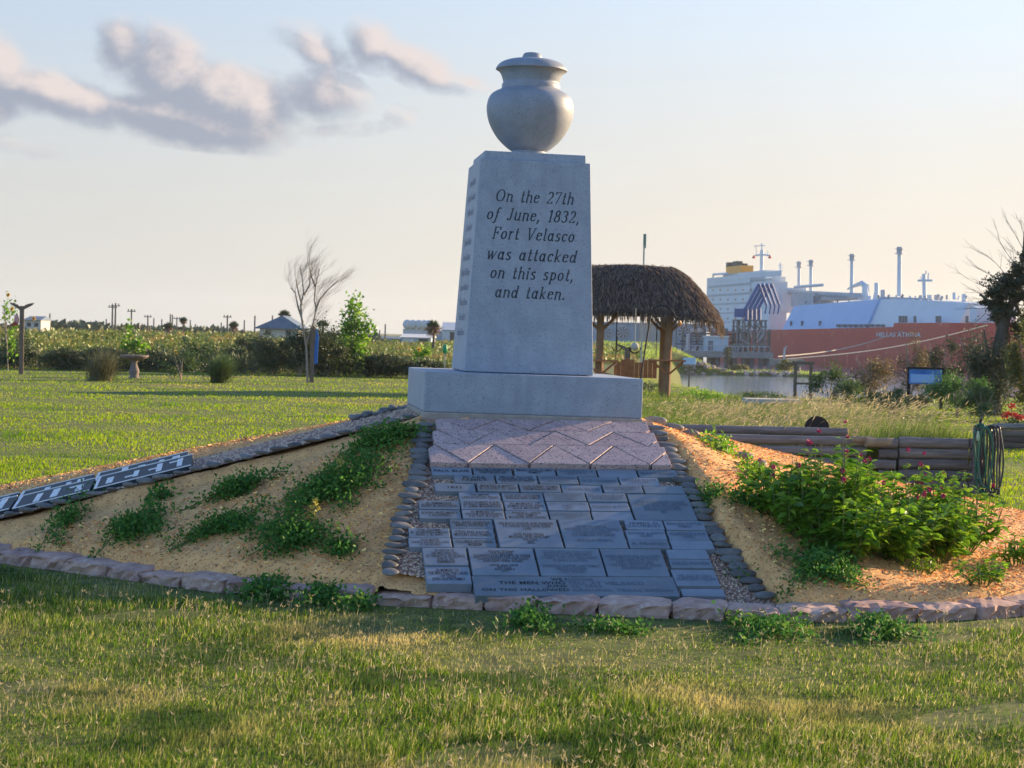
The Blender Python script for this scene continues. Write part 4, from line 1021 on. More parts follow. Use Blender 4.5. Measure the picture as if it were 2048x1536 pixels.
gomph(1830, 1095, .62, .32, 32, 'bushy flowering plant right of the middle below the log wall', 6)
gomph(1880, 1125, .48, .30, 28, 'front bushy plant with small magenta flowers below the green hoses', 5)
gomph(1925, 1110, .58, .28, 26, 'bushy flowering plant at the right end of the group', 5)
gomph(1960, 1172, .20, .18, 10, 'small young leafy plant behind the curb at the right', 0, .06)
gomph(2032, 1130, .26, .16, 10, 'young leafy plant at the right edge of the photo behind the curb', 0, .07)
gomph(1555, 1035, .42, .24, 20, 'leafy plant without flowers at the left foot of the flowering group', 1)
gomph(1845, 1148, .14, .12, 8, 'low sprig on the mulch in front of the flowering group', 0, .04)

# ---------------------------------------------------------------- left background: hedge, shrubs, bare tree, posts
def gz(x, y): return float(ground_h(np.array([x]), np.array([y]))[0])
def bush(name, px, pyb, wpx, hpx, label, m, n=900, leaf=.05, cat='shrub', group=None, lumps=9, y=None, stem=True, depth=None, asp=.6):
    b = Wz(px, pyb) if y is None else Wy(px, pyb, y)
    if y is not None: b.z = gz(b.x, b.y)
    s_ = F / b.y; w_ = wpx / s_; h = hpx / s_
    th = thing(name, label, cat, tuple(b), group)
    C = ell_pts(n, (b.x, b.y, b.z + h * .52), (w_ * .55, (depth or w_) * .55, h * .52), lumps=lumps, seed=int(px + hpx))
    C[:, 2] = np.maximum(C[:, 2], b.z + .02)
    foliage('foliage', C, RNG.uniform(.6, 1.4, n) * leaf, RNG.uniform(.6, 1.2, n) * leaf * asp, m, th, .3)
    if stem:
        mb = MB()
        for k_ in range(5):
            a = random.uniform(0, math.tau); mb.tube([b, b + Vector((math.cos(a) * w_ * .12, math.sin(a) * w_ * .12, h * .45)), b + Vector((math.cos(a) * w_ * .3, math.sin(a) * w_ * .25, h * .85))], [.02, .014, .005], 5, cap=False)
        mb.build('stem', m_twig, th)
    return th
def grass_clump(px, pyb, wpx, hpx, label, m=None, n=1500):
    b = Wz(px, pyb); s_ = F / b.y; h = hpx / s_; w_ = wpx / s_
    th = thing('grass_clump', label, 'grass clump', tuple(b), 'tall ornamental grass clumps')
    a = RNG.uniform(0, math.tau, n); r_ = np.abs(RNG.normal(0, .12, n)) * w_
    C = np.stack([b.x + np.cos(a) * r_, b.y + np.sin(a) * r_, np.zeros(n)], 1)
    V, Qd, T = blades_np(C, RNG.uniform(.55, 1.15, n) * h, .014, .55, (.16, 0), 1.0)
    npmesh('foliage', V, Qd, T, m=m or m_leaf_sage, parent=th); return th
# stiff hedge of tall grass and shrubs behind the bare tree
HG = 'tall shrubs of the hedge behind the lawn'
m_hedge = leafm('hedge leaves', [(.045, .075, .022), (.075, .10, .03), (.03, .055, .018), (.12, .13, .045), (.05, .08, .03)], .4)
for i, (px, pyb, w_, h, lb) in enumerate([
    (30, 737, 110, 62, 'yellow green shrub behind the left post'), (130, 740, 110, 45, 'low dark shrub left of the brown grass clump'),
    (300, 742, 120, 50, 'dark shrub behind the birdbath'), (400, 742, 120, 52, 'shrub behind the green grass clump'), (490, 745, 90, 75, 'upright shrub left of the tall hedge shrubs'), (220, 742, 120, 46, 'low dark shrub between the brown grass clump and the birdbath'), (630, 752, 110, 108, 'tallest shrub of the hedge between the bare tree and the bright sunflower'),
    (545, 750, 110, 98, 'tall windblown shrub left of the bare tree'), (600, 752, 100, 100, 'tall dark shrub right behind the bare tree'), (655, 752, 90, 90, 'shrub behind the blue board'),
    (780, 755, 110, 50, 'low dark bush close to the plinth'), (850, 757, 90, 40, 'low bush partly hidden by the plinth'), (745, 754, 80, 48, 'low bush right of the sunflower stand')]):
    bush('hedge_shrub', px, pyb, w_, h, lb, m_hedge, 4200, .085, group=HG, lumps=22, depth=1.6)
bush('sunflower_plant', 262, 742, 66, 108, 'tall leafy wild sunflower behind the birdbath', m_leaf_bright, 420, .15, lumps=10, cat='plant', group='tall wild sunflowers', depth=.8, asp=.75)
bush('sunflower_plant', 700, 752, 96, 152, 'tall bright green wild sunflower right of the blue board', m_leaf_bright, 1700, .15, lumps=24, cat='plant', group='tall wild sunflowers', depth=1.0, asp=.75)
bush('sunflower_plant', 680, 748, 60, 85, 'lower wild sunflower beside the tall bright one', m_leaf_bright, 600, .14, lumps=10, cat='plant', group='tall wild sunflowers', depth=1.0, asp=.75)
bush('sunflower_plant', 16, 742, 50, 150, 'thin wild sunflower at the left edge of the photo', m_leaf_bright, 260, .13, lumps=9, cat='plant', group='tall wild sunflowers', depth=.8, asp=.75)
bush('sunflower_plant', 385, 745, 90, 70, 'reddish dry wild sunflower right of the birdbath', m_leaf_mid, 420, .13, lumps=9, cat='plant', group='tall wild sunflowers', depth=.8, asp=.75)
bush('sunflower_plant', 845, 752, 60, 66, 'short wild sunflower with a yellow bloom near the plinth', m_leaf_bright, 420, .13, lumps=9, cat='plant', group='tall wild sunflowers', depth=.8, asp=.75)
for (px, py) in ((17, 590), (24, 618), (838, 699), (68, 637), (352, 704)):
    p = Wy(px, py, 60); th = thing('sunflower_bloom', 'small yellow bloom ' + {17: 'at the top of the left edge sunflower', 24: 'below the topmost bloom at the left edge', 838: 'near the plinth above the low bushes', 68: 'right of the tail topped post', 352: 'on the dry sunflower right of the birdbath'}[px], 'flower', tuple(p))
    a = np.arange(12) * math.tau / 12; D = np.stack([np.cos(a), -.3 + 0 * a, np.sin(a)], 1); foliage('petals', np.repeat(np.array(p)[None], 12, 0), .09, .05, m_yellow, th, D=D)
    MB().tube([p + Vector((0, .01, 0)), p + Vector((0, -.015, 0))], .03, 8).build('centre', m_bark, th)
grass_clump(200, 762, 95, 72, 'brown feathery grass clump left of the birdbath')
grass_clump(438, 766, 66, 66, 'green feathery grass clump left of the bare tree', m_leaf_mid)
bush('garden_shrub', 362, 760, 80, 60, 'low dark shrub with reddish stalks right of the birdbath', m_leaf_mid, 900, .07, depth=1.0)
# birdbath
b = Wz(268, 757); s_ = F / b.y
bb = thing('birdbath', 'cast stone birdbath with a wide shallow bowl standing on the lawn', 'birdbath', tuple(b))
H_ = 45 / s_; MB().lathe([(.17, 0), (.17, .04), (.13, .07), (.15, .16), (.165, .24), (.12, .36), (.085, .46), (.10, .52), (.14, .56)], 24, (b.x, b.y, 0)).build('pedestal', m_terra, bb, smooth=True)
MB().lathe([(.10, .55), (.22, .58), (.36, .63), (.43, .68), (.45, .715), (.435, .735), (.40, .715), (.30, .67), (.1, .64)], 32, (b.x, b.y, 0)).build('bowl', m_terra, bb, smooth=True)
# whale tail post
def tail_post(px, pyb, pyt, label, tw, y=None, m=None, post_r=.055):
    b = Wz(px, pyb) if y is None else Wy(px, pyb, y)
    if y: b.z = gz(b.x, b.y)
    s_ = F / b.y; H_ = (pyb - pyt) / s_; w_ = tw / s_ / 2
    th = thing('tail_post', label, 'post', tuple(b), 'posts topped with whale tails')
    MB().box((b.x, b.y, b.z + H_ * .5), (post_r * 2, post_r * 2, H_), .2).build('post', m_wood, th)
    pl = [(0, -.30), (.12, -.18), (.30, .02), (.62, .14), (1.0, .20), (.85, .02), (.55, -.16), (.25, -.32), (.1, -.5), (0, -.62)]
    for sgn in (1, -1):
        q = [(sgn * x_ * w_, z_ * w_ ) for x_, z_ in pl]; n_ = len(q)
        mb = MB(); vs = [(b.x + x_, b.y - .07 + abs(x_) * .1, b.z + H_ + z_ + .03) for x_, z_ in q] + [(b.x + x_, b.y - .03 + abs(x_) * .1, b.z + H_ + z_ + .03) for x_, z_ in q]
        fs = [tuple(range(n_)), tuple(range(2 * n_ - 1, n_ - 1, -1))] + [(i, (i + 1) % n_, (i + 1) % n_ + n_, i + n_) for i in range(n_)]
        mb.add(vs, fs).build('tail_fluke', m_wood, th)
    return th, b, s_
th, b, s_ = tail_post(42, 749, 612, 'wooden post topped with a carved whale tail at the left of the lawn', 50, post_r=.07)
# wind sock bird hanging on the left post
c = Wy(33, 640, b.y - .05)
sk = thing('hanging_ornament', 'pink and red hanging ornament fixed to the side of the tail topped post', 'ornament', tuple(c))
m_pinkf = pm('faded pink cloth', (.55, .24, .24), (.7, .45, .42), 9, .9); m_redf = pm('dark red cloth', (.32, .05, .05), rough=.9)
MB().lathe([(.03, -.16), (.07, -.1), (.085, 0), (.07, .1), (.04, .17)], 12, tuple(c)).build('body', m_pinkf, sk, smooth=True)
MB().add([c + Vector(v) for v in ((-.02, -.09, -.05), (-.25, -.07, -.22), (-.05, -.09, -.19), (.1, -.09, -.17), (-.02, -.05, -.05), (-.25, -.05, -.22), (-.05, -.05, -.19), (.1, -.05, -.17))], [(0, 1, 2, 3), (7, 6, 5, 4), (0, 4, 5, 1), (1, 5, 6, 2), (2, 6, 7, 3), (3, 7, 4, 0)]).build('tail', m_redf, sk)
# bare tamarisk tree
b = Wz(615, 765); s_ = F / b.y
bt = thing('bare_tree', 'leafless windblown tree with fine twigs beside the blue board', 'tree', tuple(b))
tr = MB(); tw = MB()
def wy_(px, py): return Wy(px, py, b.y)
trunk = [b, wy_(613, 700), wy_(611, 680)]
tr.tube(trunk, [.04, .034, .03], 7)
limbs = [[(612, 690), (605, 640), (602, 610), (608, 585), (606, 560), (600, 535)], [(612, 690), (618, 668), (626, 650), (631, 620), (628, 600), (630, 570), (640, 540)],
         [(631, 622), (640, 600), (655, 580), (675, 560)], [(608, 590), (618, 570), (622, 545)], [(606, 645), (597, 610), (590, 585), (580, 575)], [(604, 610), (596, 585), (592, 560)], [(630, 572), (622, 555), (618, 535)]]
def twig(p, d, L, r_, dep):
    if dep == 0 or L < .05: return
    q = p; pts = [p]
    for k_ in range(4):
        d = (d + Vector((.10, 0, .04)) + Vector((random.uniform(-.1, .1), random.uniform(-.14, .14), random.uniform(-.06, .08)))).normalized()
        q = q + d * L / 4; pts.append(q)
        if random.random() < .9:
            s2 = random.choice((-1, 1)); nd = (d + Vector((s2 * random.uniform(.15, .5), random.uniform(-.4, .4), random.uniform(-.1, .2)))).normalized()
            twig(q, nd, L * random.uniform(.55, .8), r_ * .6, dep - 1)
    tw.tube(pts, [r_, r_ * .85, r_ * .7, r_ * .55, r_ * .35], 3, cap=False)
for lb in limbs:
    pts = [wy_(*q) + Vector((0, random.uniform(-.25, .25) * (i > 0), 0)) for i, q in enumerate(lb)]
    n_ = len(pts); tr.tube(pts, list(np.linspace(.035, .014, n_)), 6, cap=False)
    for i in range(1, n_):
        d = (pts[i] - pts[i - 1]).normalized()
        for k_ in range(3 if i > 1 else 1): twig(pts[i - 1].lerp(pts[i], random.random()), (d + Vector((random.uniform(-.5, .6), random.uniform(-.5, .5), .15))).normalized(), random.uniform(.34, .64), .0048, 4)
tr.build('trunk', m_twig, bt); tw.build('crown', m_twig, bt)
# post with a blue board
b = Wz(623, 765); s_ = F / b.y
pb = thing('sign_post', 'grey wooden post carrying a narrow blue board beside the bare tree', 'sign post', tuple(b))
Hh = (765 - 653) / s_
MB().box((b.x, b.y, Hh / 2), (.13, .12, Hh), .15).build('post', m_wood, pb)
m_blue = pm('blue painted board', (.05, .17, .48), (.04, .13, .40), 5, .8, spec=.08)
q0, q1 = Wy(631, 728, b.y - .05), Wy(631, 655, b.y - .05); wv = 5 / s_
MB().add([(q0.x - wv, q0.y, q0.z), (q0.x + wv * .6, q0.y + .06, q0.z), (q0.x + wv, q0.y + .06, q1.z - .25), (q0.x, q0.y, q1.z), (q0.x - wv, q0.y + .04, q0.z), (q0.x + wv * .6, q0.y + .10, q0.z), (q0.x + wv, q0.y + .10, q1.z - .25), (q0.x, q0.y + .04, q1.z)],
         [(0, 1, 2, 3), (7, 6, 5, 4), (0, 4, 5, 1), (1, 5, 6, 2), (2, 6, 7, 3), (3, 7, 4, 0)]).build('board', m_blue, pb)

# ---------------------------------------------------------------- scrub field beyond
n = 34000; x = RNG.uniform(-24, -2.6, n); y = RNG.uniform(66.5, 75, n) + x * -.05
hh_ = .36 + .22 * np.sin(x * .9) + .15 * np.sin(x * 2.7 + y) + .6 * sstep(x, -11, -9) * sstep(x, -6.2, -7.2)
C = np.stack([x, y, RNG.uniform(0, 1, n) ** .8 * hh_], 1)
V, T = leaves_np(C, RNG.uniform(.08, .30, n), RNG.uniform(.03, .06, n), 1.2)
o = npmesh('undergrowth', V, tris=T, m=m_hedge); o['kind'] = 'stuff'; o['label'] = 'dense dark undergrowth along the far side of the lawn'
n = 170000; x, y = wedge(n, 74, 420, .40, .8)
k_ = (x < np.minimum(.0855 * y - 2.5, 13)) & ~((x > 2.0) & (y < 110)); x, y = x[k_], y[k_]; n = len(x)
hh = (.5 + .30 * np.sin(x * .33 + np.sin(y * .11) * 2) + .28 * np.sin(y * .19 + x * .13)) * 1.0 + .55
hh = np.clip(hh, .2, 1.0) * (.8 + .3 * np.sin(x * 1.3 + y * .4)) * (1 - .72 * sstep(x / y, -.105, -.08)) * (.75 + .25 * sstep(y, 80, 140))
C = np.stack([x, y, RNG.uniform(.15, 1, n) ** .6 * hh], 1); s_ = .0022 * y
V, T = leaves_np(C, RNG.uniform(.5, 1.3, n) * s_, RNG.uniform(.5, 1.2, n) * s_ * .7, .5)
o = npmesh('scrub', V, tris=T, m=m_scrub); o['kind'] = 'stuff'; o['label'] = 'wild yellow green scrub and weeds filling the field beyond the hedge'
# distant dark tree line, as separate groves
def grove(px0, px1, pyt, y, label, m=m_scrubd, n=2600, leaf=None, base=0.0):
    a, b_ = Wy(px0, 700, y), Wy(px1, 700, y); X = RNG.uniform(a.x, b_.x, n); t_ = (X - a.x) / (b_.x - a.x)
    hz = 672 + .0227 * ((px0 + px1) / 2 - 1024); H_ = 1.6 + (hz - pyt) * y / F
    prof_ = (np.clip(np.minimum(t_, 1 - t_) * 7, 0, 1) ** .6) * (.8 + .14 * np.sin(t_ * 17 + px0) + .08 * np.sin(t_ * 41))
    C = np.stack([X, y + RNG.normal(0, 5, n), base + RNG.uniform(0, 1, n) ** .7 * H_ * prof_], 1); s2 = leaf or .0035 * y
    th = thing('tree_grove', label, 'trees', ((a.x + b_.x) / 2, y, 0), 'dark groves along the horizon'); foliage('crown', C, RNG.uniform(.5, 1.3, n) * s2, s2 * .8, m, th, .2)
grove(85, 232, 648, 300, 'dark rounded grove along the horizon right of the blue roofed house')
grove(225, 330, 657, 320, 'low dark grove behind the tall sunflower')
grove(330, 480, 660, 340, 'low distant grove below the utility poles')
grove(-60, 90, 655, 310, 'dark grove under the blue roofed house')
grove(640, 760, 672, 260, 'low distant grove right of the gabled roof', n=1200)
# palms
m_palm = leafm('palm fronds', [(.05, .08, .035), (.07, .10, .04), (.04, .06, .03)], .3)
m_skirt = leafm('dry palm skirt', [(.20, .13, .09), (.26, .17, .11), (.15, .10, .075)], .3)
def palm(px, pyt, pyb, y, wpx, label, skirt=1.0):
    b = Wy(px, pyb, y); b.z = 0; s_ = F / y; hz = 672 + .0227 * (px - 1024)
    top = 1.6 + (hz - pyt) * y / F; r_ = wpx / s_ / 2; cz = top - r_ * .9
    th = thing('palm_tree', label, 'palm tree', tuple(b), 'fan palms in the distance')
    MB().tube([b, b + Vector((.05, 0, cz * .6)), Vector((b.x, b.y, cz))], [r_ * .22, r_ * .16, r_ * .2], 8).build('trunk', m_bark, th)
    D = RNG.normal(size=(260, 3)); D[:, 2] = np.abs(D[:, 2]) * .9 + .05; D /= np.linalg.norm(D, axis=1, keepdims=True)
    foliage('crown', np.repeat(np.array([[b.x, b.y, cz]]), 260, 0) + D * r_ * .25, r_ * RNG.uniform(.6, .95, 260), r_ * .14, m_palm, th, D=D)
    if skirt:
        D = RNG.normal(size=(300, 3)); D[:, 2] = -np.abs(D[:, 2]) * 1.6 - .2; D /= np.linalg.norm(D, axis=1, keepdims=True)
        foliage('skirt', np.repeat(np.array([[b.x, b.y, cz + r_ * .1]]), 300, 0), r_ * RNG.uniform(.6, 1.3, 300) * skirt, r_ * .12, m_skirt, th, D=D)
palm(866, 641, 690, 150, 29, 'lone fan palm with a brown skirt left of the plinth', 1.5)
palm(366, 634, 672, 230, 17, 'slender fan palm above the scrub right of the birdbath')
palm(337, 645, 672, 230, 22, 'dark bushy fan palm left of the slender one')
palm(467, 643, 672, 210, 22, 'fan palm left of the gabled roof')
palm(568, 620, 672, 190, 26, 'fan palm rising behind the gabled roof')
palm(645, 640, 676, 200, 28, 'fan palm right of the bare tree crown', 0)
palm(560, 636, 672, 196, 20, 'dry brown palm in front of the gabled roof', 1.3)
# utility poles
m_pole = pm('utility pole wood', (.16, .14, .125), rough=.9)
def pole(px, pyt, y, label, arm=True, r_=.16):
    b = Wy(px, 680, y); b.z = 0; hz = 672 + .0227 * (px - 1024); H_ = 1.6 + (hz - pyt) * y / F
    th = thing('utility_pole', label, 'utility pole', tuple(b), 'utility poles on the horizon')
    MB().tube([b, b + Vector((0, 0, H_))], [r_, r_ * .7], 6).build('pole', m_pole, th)
    if arm: MB().box((b.x, b.y, H_ * .92), (1.3, .12, .14)).box((b.x - .45, b.y, H_ * .92 + .2), (.12, .12, .25)).box((b.x + .45, b.y, H_ * .92 + .2), (.12, .12, .25)).build('crossarm', m_pole, th)
for px, pyt, y, lb, arm in [(224, 609, 260, 'left one of the tall pair of utility poles', True), (230, 606, 262, 'right one of the tall pair of utility poles', True), (99, 627, 300, 'lone thin pole right of the blue roofed house', False), (143, 641, 330, 'short pole above the dark rounded grove', False),
    (212, 638, 320, 'short pole just left of the tall pair', False), (262, 618, 280, 'utility pole behind the tall sunflower', True), (295, 630, 300, 'utility pole right of the tall sunflower', True), (307, 636, 330, 'utility pole two palms left of the slender palm', False),
    (323, 638, 330, 'utility pole left of the dark bushy palm', False), (340, 628, 310, 'left one of the pair above the dark bushy palm', False), (344, 629, 312, 'right one of the pair above the dark bushy palm', False), (353, 634, 330, 'pole between the dark palm and the slender palm', True),
    (380, 640, 340, 'first short pole right of the slender palm', False), (390, 648, 380, 'second short pole right of the slender palm', False), (402, 651, 400, 'third short pole right of the slender palm', False), (413, 652, 400, 'fourth short pole right of the slender palm', False),
    (442, 645, 330, 'short pole left of the fan palm', False), (454, 630, 280, 'pole with crossarm left of the gabled house', True), (488, 640, 320, 'thin pole between the fan palm and the gabled roof', False), (509, 631, 280, 'pole at the left end of the gabled roof', False), (544, 631, 290, 'pole rising behind the gabled roof', False),
    (759, 660, 320, 'thin pole right of the tall bright sunflower', False), (770, 648, 300, 'lamp pole above the pale low sheds', False), (752, 668, 330, 'short thin stick pole left of the pale low sheds', False)]:
    pole(px, pyt, y, lb, arm)
# houses
m_wallp = pm('pale house wall', (.55, .52, .48), (.46, .44, .42), 2, .9); m_broof = pm('blue grey metal roof', (.14, .19, .25), (.11, .15, .20), 2, .6)
m_win = pm('dark window glass', (.03, .04, .05), rough=.2)
b = Wy(66, 655, 250); hs = thing('house', 'small house with a blue flat roof behind the scrub at the left', 'house', (b.x, 250, 0))
x0, x1 = Wy(48, 640, 250).x, Wy(86, 640, 250).x; zt = Wy(66, 632, 250).z; ze = Wy(66, 640, 250).z
MB().box(((x0 + x1) / 2, 252, ze / 2), (x1 - x0 - .3, 5, ze)).build('wall', m_wallp, hs); MB().add([(x0, 249, ze), (x1, 249, ze), (x1 - .3, 253, zt), (x0 + .1, 253, zt), (x1, 255.5, ze), (x0, 255.5, ze)], [(0, 1, 2, 3), (2, 4, 5, 3), (0, 3, 5), (1, 4, 2), (0, 5, 4, 1)]).build('roof', m_broof, hs)
for k_ in range(2): MB().box((x0 + .8 + k_ * 1.0, 249.48, ze * .72), (.5, .05, .5)).build('window', m_win, hs)
b = Wy(553, 665, 180); hs = thing('house', 'house with a wide blue grey gabled roof left of the bare tree', 'house', (b.x, 180, 0))
xa, xm, xb = Wy(510, 655, 180).x, Wy(563, 655, 180).x, Wy(604, 655, 180).x; ze = Wy(530, 655, 180).z; zt = Wy(563, 631, 180).z
MB().box(((xa + xb) / 2, 183, ze / 2), (xb - xa - .8, 5, ze)).build('wall', m_wallp, hs)
MB().add([(xa, 180, ze), (xm, 180.5, zt), (xb, 180, ze), (xa, 187, ze), (xm, 186.5, zt), (xb, 187, ze), (xa, 180, ze - .12), (xb, 180, ze - .12), (xa, 187, ze - .12), (xb, 187, ze - .12)], [(0, 2, 1), (3, 4, 5), (0, 1, 4, 3), (1, 2, 5, 4), (0, 6, 7, 2), (6, 8, 9, 7), (3, 5, 9, 8)]).build('roof', m_broof, hs)
for k_ in range(2): MB().box((xa + 1.2 + k_ * 2, 180.45, ze * .75), (.5, .06, .5)).build('window', m_win, hs)
# pale industrial sheds left of the plinth
m_shed = pm('pale blue metal shed', (.42, .50, .56), (.36, .44, .50), 1, .7); m_shedr = pm('pale shed roof', (.62, .62, .60), rough=.6); m_tank = pm('white tank', (.5, .54, .58), (.44, .48, .53), .8, .6)
def shed(px0, px1, pyt, pyr, y, label, ma, mbb, dp=14):
    x0, x1 = Wy(px0, 680, y).x, Wy(px1, 680, y).x; zr = Wy((px0 + px1) / 2, pyt, y).z; ze = Wy((px0 + px1) / 2, pyr, y).z
    th = thing('shed', label, 'shed', ((x0 + x1) / 2, y, 0))
    MB().box(((x0 + x1) / 2, y + dp / 2, ze / 2), (x1 - x0, dp, ze)).build('wall', ma, th)
    MB().add([(x0 - .2, y - .3, ze), (x1 + .2, y - .3, ze), (x1 + .2, y + dp / 2, zr), (x0 - .2, y + dp / 2, zr), (x1 + .2, y + dp + .3, ze), (x0 - .2, y + dp + .3, ze)], [(0, 1, 2, 3), (3, 2, 4, 5), (0, 3, 5), (1, 4, 2), (0, 5, 4, 1)]).build('roof', mbb, th)
    nd = max(2, int((x1 - x0) / 6))
    for k_ in range(nd): MB().box((x0 + (k_ + .5) * (x1 - x0) / nd, y - .04, ze * .5), (1.4, .1, ze * .7)).build('door', m_win if k_ % 3 == 1 else mbb, th)
shed(755, 805, 673, 677, 300, 'long low pale shed at the left of the lone palm', m_shed, m_broof)
shed(802, 862, 668, 675, 260, 'white roofed shed directly left of the lone palm', m_shed, m_shedr)
shed(884, 915, 644, 660, 330, 'tall blue white shed between the lone palm and the pillar', m_shed, m_tank)
shed(866, 905, 660, 664, 340, 'blue shed behind the lone palm', m_shed, m_shed)
tg = thing('storage_tanks', 'row of far blue grey spherical storage tanks behind the lone palm', 'tanks', (Wy(840, 680, 600).x, 600, 0))
for k_, px in enumerate((815, 826, 838, 849, 858)):
    p = Wy(px, 662, 600); MB().lathe([(.01, -1.6), (1.2, -1.2), (1.7, 0), (1.2, 1.2), (.01, 1.6)], 12, (p.x, 600, 4.6)).build('tank', m_shed, tg, smooth=True)
p0, p1 = Wy(806, 660, 600), Wy(862, 660, 600); MB().box(((p0.x + p1.x) / 2, 602, 1.6), (p1.x - p0.x, 4, 3.2)).build('platform', m_shed, tg)
# green marker and the black hook by the plinth
p = Wy(888, 715, 56); b = Wy(889, 745, 56); b.z = 0; th = thing('garden_marker', 'small green round topped marker on a thin stake left of the plinth', 'marker', tuple(b))
MB().tube([b, (b.x, b.y, Wy(888, 700, 56).z)], .02, 6).build('stake', m_conc, th); m_green = pm('green enamel', (.02, .30, .12), rough=.5)
MB().lathe([(.01, -.14), (.06, -.12), (.075, 0), (.06, .12), (.01, .14)], 12, (b.x, b.y, Wy(888, 698, 56).z)).build('head', m_green, th, smooth=True)
# ---------------------------------------------------------------- palapa with thatched roof
m_thatch = leafm('dry thatch strands', [(.14, .105, .09), (.25, .185, .15), (.09, .07, .065), (.38, .27, .19), (.19, .145, .125)], .25, .8, .02)
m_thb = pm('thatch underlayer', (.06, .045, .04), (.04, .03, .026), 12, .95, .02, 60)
m_postw = pm('warm brown timber', (.30, .175, .09), (.19, .11, .06), 5, .8, .004, 30, stretch=(6, 6, .8))  # brown wood grain of the palapa posts, braces and beams
pb0 = Wz(1333, 795); YP = pb0.y; sP = F / YP
pal = thing('palapa', 'palm thatched shelter on timber posts behind the monument to the right', 'shelter', tuple(pb0))
zP = lambda px, py: Wy(px, py, YP).z
xP = lambda px: Wy(px, 680, YP).x
cx = xP(1262); zr = zP(1300, 526); ze = zP(1400, 630); hx, hy, rx0 = xP(1453) - cx, 1.75, xP(1338) - cx
cyP = YP + 1.15
def roof_pt(a, f, off=0.0):
    """a = angle round the eave, f = 0 ridge .. 1 eave"""
    ca, sa = math.cos(a), math.sin(a); k_ = (abs(ca) ** 3.2 + abs(sa) ** 3.2) ** (-1 / 3.2)
    ex_, ey_ = hx * ca * k_, hy * sa * k_; r0 = (max(-rx0, min(rx0, rx0 * 1.25 * ca)), 0)
    x_ = r0[0] + (ex_ - r0[0]) * f; y_ = r0[1] + (ey_ - r0[1]) * f
    z_ = zr - (zr - ze) * (f ** 1.75) - .055 * abs(x_) ** 1.6
    return Vector((cx + x_, cyP + y_, z_ + off))
mb = MB(); na, nf = 64, 10
for j in range(nf + 1):
    for i in range(na): mb.v.append(tuple(roof_pt(2 * math.pi * i / na, j / nf * .985 + .001)))
mb.n = len(mb.v)
mb.f = [(j * na + i, j * na + (i + 1) % na, (j + 1) * na + (i + 1) % na, (j + 1) * na + i) for j in range(nf) for i in range(na)]
b0_ = len(mb.v)
for i in range(na):
    p = roof_pt(2 * math.pi * i / na, .93); mb.v.append((p.x, p.y, ze - .05))
mb.f += [(nf * na + i, nf * na + (i + 1) % na, b0_ + (i + 1) % na, b0_ + i) for i in range(na)] + [tuple(b0_ + i for i in range(na))]
mb.n = len(mb.v)
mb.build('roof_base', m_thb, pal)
Cs, Ds, Ls = [], [], []
for k_ in range(16000):
    a = random.uniform(0, 2 * math.pi); f = random.random() ** .6; p = roof_pt(a, f, random.uniform(.0, .05)); q = roof_pt(a + random.uniform(-.05, .05), min(1.12, f + .12), 0)
    d = (q - p).normalized() + Vector((random.gauss(0, .12), random.gauss(0, .12), random.gauss(.02, .10)))
    if f > .93: d = Vector((d.x * .3, d.y * .3, -1.0))
    Cs.append(p); Ds.append(d); Ls.append(random.uniform(.14, .34) if f < .93 else random.uniform(.14, .42) * (.6 + .7 * abs(math.sin(a * 13 + math.sin(a * 31)))))
V, T = leaves_np(np.array(Cs), np.array(Ls), RNG.uniform(.012, .034, len(Cs)), D=np.array(Ds))
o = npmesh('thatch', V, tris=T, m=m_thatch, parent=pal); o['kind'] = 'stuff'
for (px, yo, lean) in ((1334, 0, .06), (1199, 0, .02), (1340, 2.2, 0), (1208, 2.2, 0)):
    x_ = xP(px); b = Vector((x_, YP + yo, 0))
    MB().tube([b, b + Vector((lean * .6, 0, 1.2)), b + Vector((lean, 0, ze - .12)), b + Vector((lean, 0, ze + .5))], [.125, .11, .10, .09], 10).build('post', m_postw, pal)
    for sg in (1, -1): MB().tube([b + Vector((lean, 0, ze - .50)), b + Vector((lean + sg * .30, .05, ze - .22)), b + Vector((lean + sg * .55, .1, ze + .12))], [.05, .045, .04], 6).build('brace', m_postw, pal)
for yo in (0, 2.2): MB().tube([(xP(1120), YP + yo, ze + .03), (xP(1420), YP + yo, ze + .03)], .06, 6).build('beam', m_postw, pal)
# slanted shelf brackets on the two front posts
for px in (1336, 1201):
    x_ = xP(px); z0 = zP(px, 721)
    MB().box((x_, YP - .2, z0), (.95, .30, .05)).build('shelf', m_bench, pal)
    for sg in (1, -1): MB().tube([(x_ + sg * .05, YP - .16, z0 - .36), (x_ + sg * .42, YP - .2, z0 - .03)], .032, 6).build('shelf_brace', m_bench, pal)
# swing bench
sx0, sx1 = xP(1236), xP(1318); zs = zP(1270, 752); zb = zP(1270, 724); sw = thing('swing_bench', 'red stained wooden swing bench hanging under the thatched shelter', 'bench', ((sx0 + sx1) / 2, YP + 1, zs))
for k_ in range(5): MB().box(((sx0 + sx1) / 2, YP + .65 + k_ * .11, zs), (sx1 - sx0, .09, .025)).build('seat_slat', m_bench, sw)
for k_ in range(9):
    xx = sx0 + .06 + (sx1 - sx0 - .12) * k_ / 8; top = zb + .10 * math.sin(math.pi * ((k_ % 5) / 4))
    MB().box((xx, YP + .55 - .03, (zs + top) / 2 - .04), (.118, .022, top - zs + .05)).build('back_slat', m_bench, sw)
for x_ in (sx0, sx1): 
    MB().box((x_, YP + .85, zs + .25), (.07, .7, .04)).build('armrest', m_bench, sw); MB().box((x_, YP + 1.1, zs + .12), (.05, .06, .26)).build('arm_post', m_bench, sw)
    for yo in (.6, 1.1): MB().tube([(x_, YP + yo, zs + .2), (x_, YP + .85, ze + .05)], .008, 4).build('chain', m_black, sw)
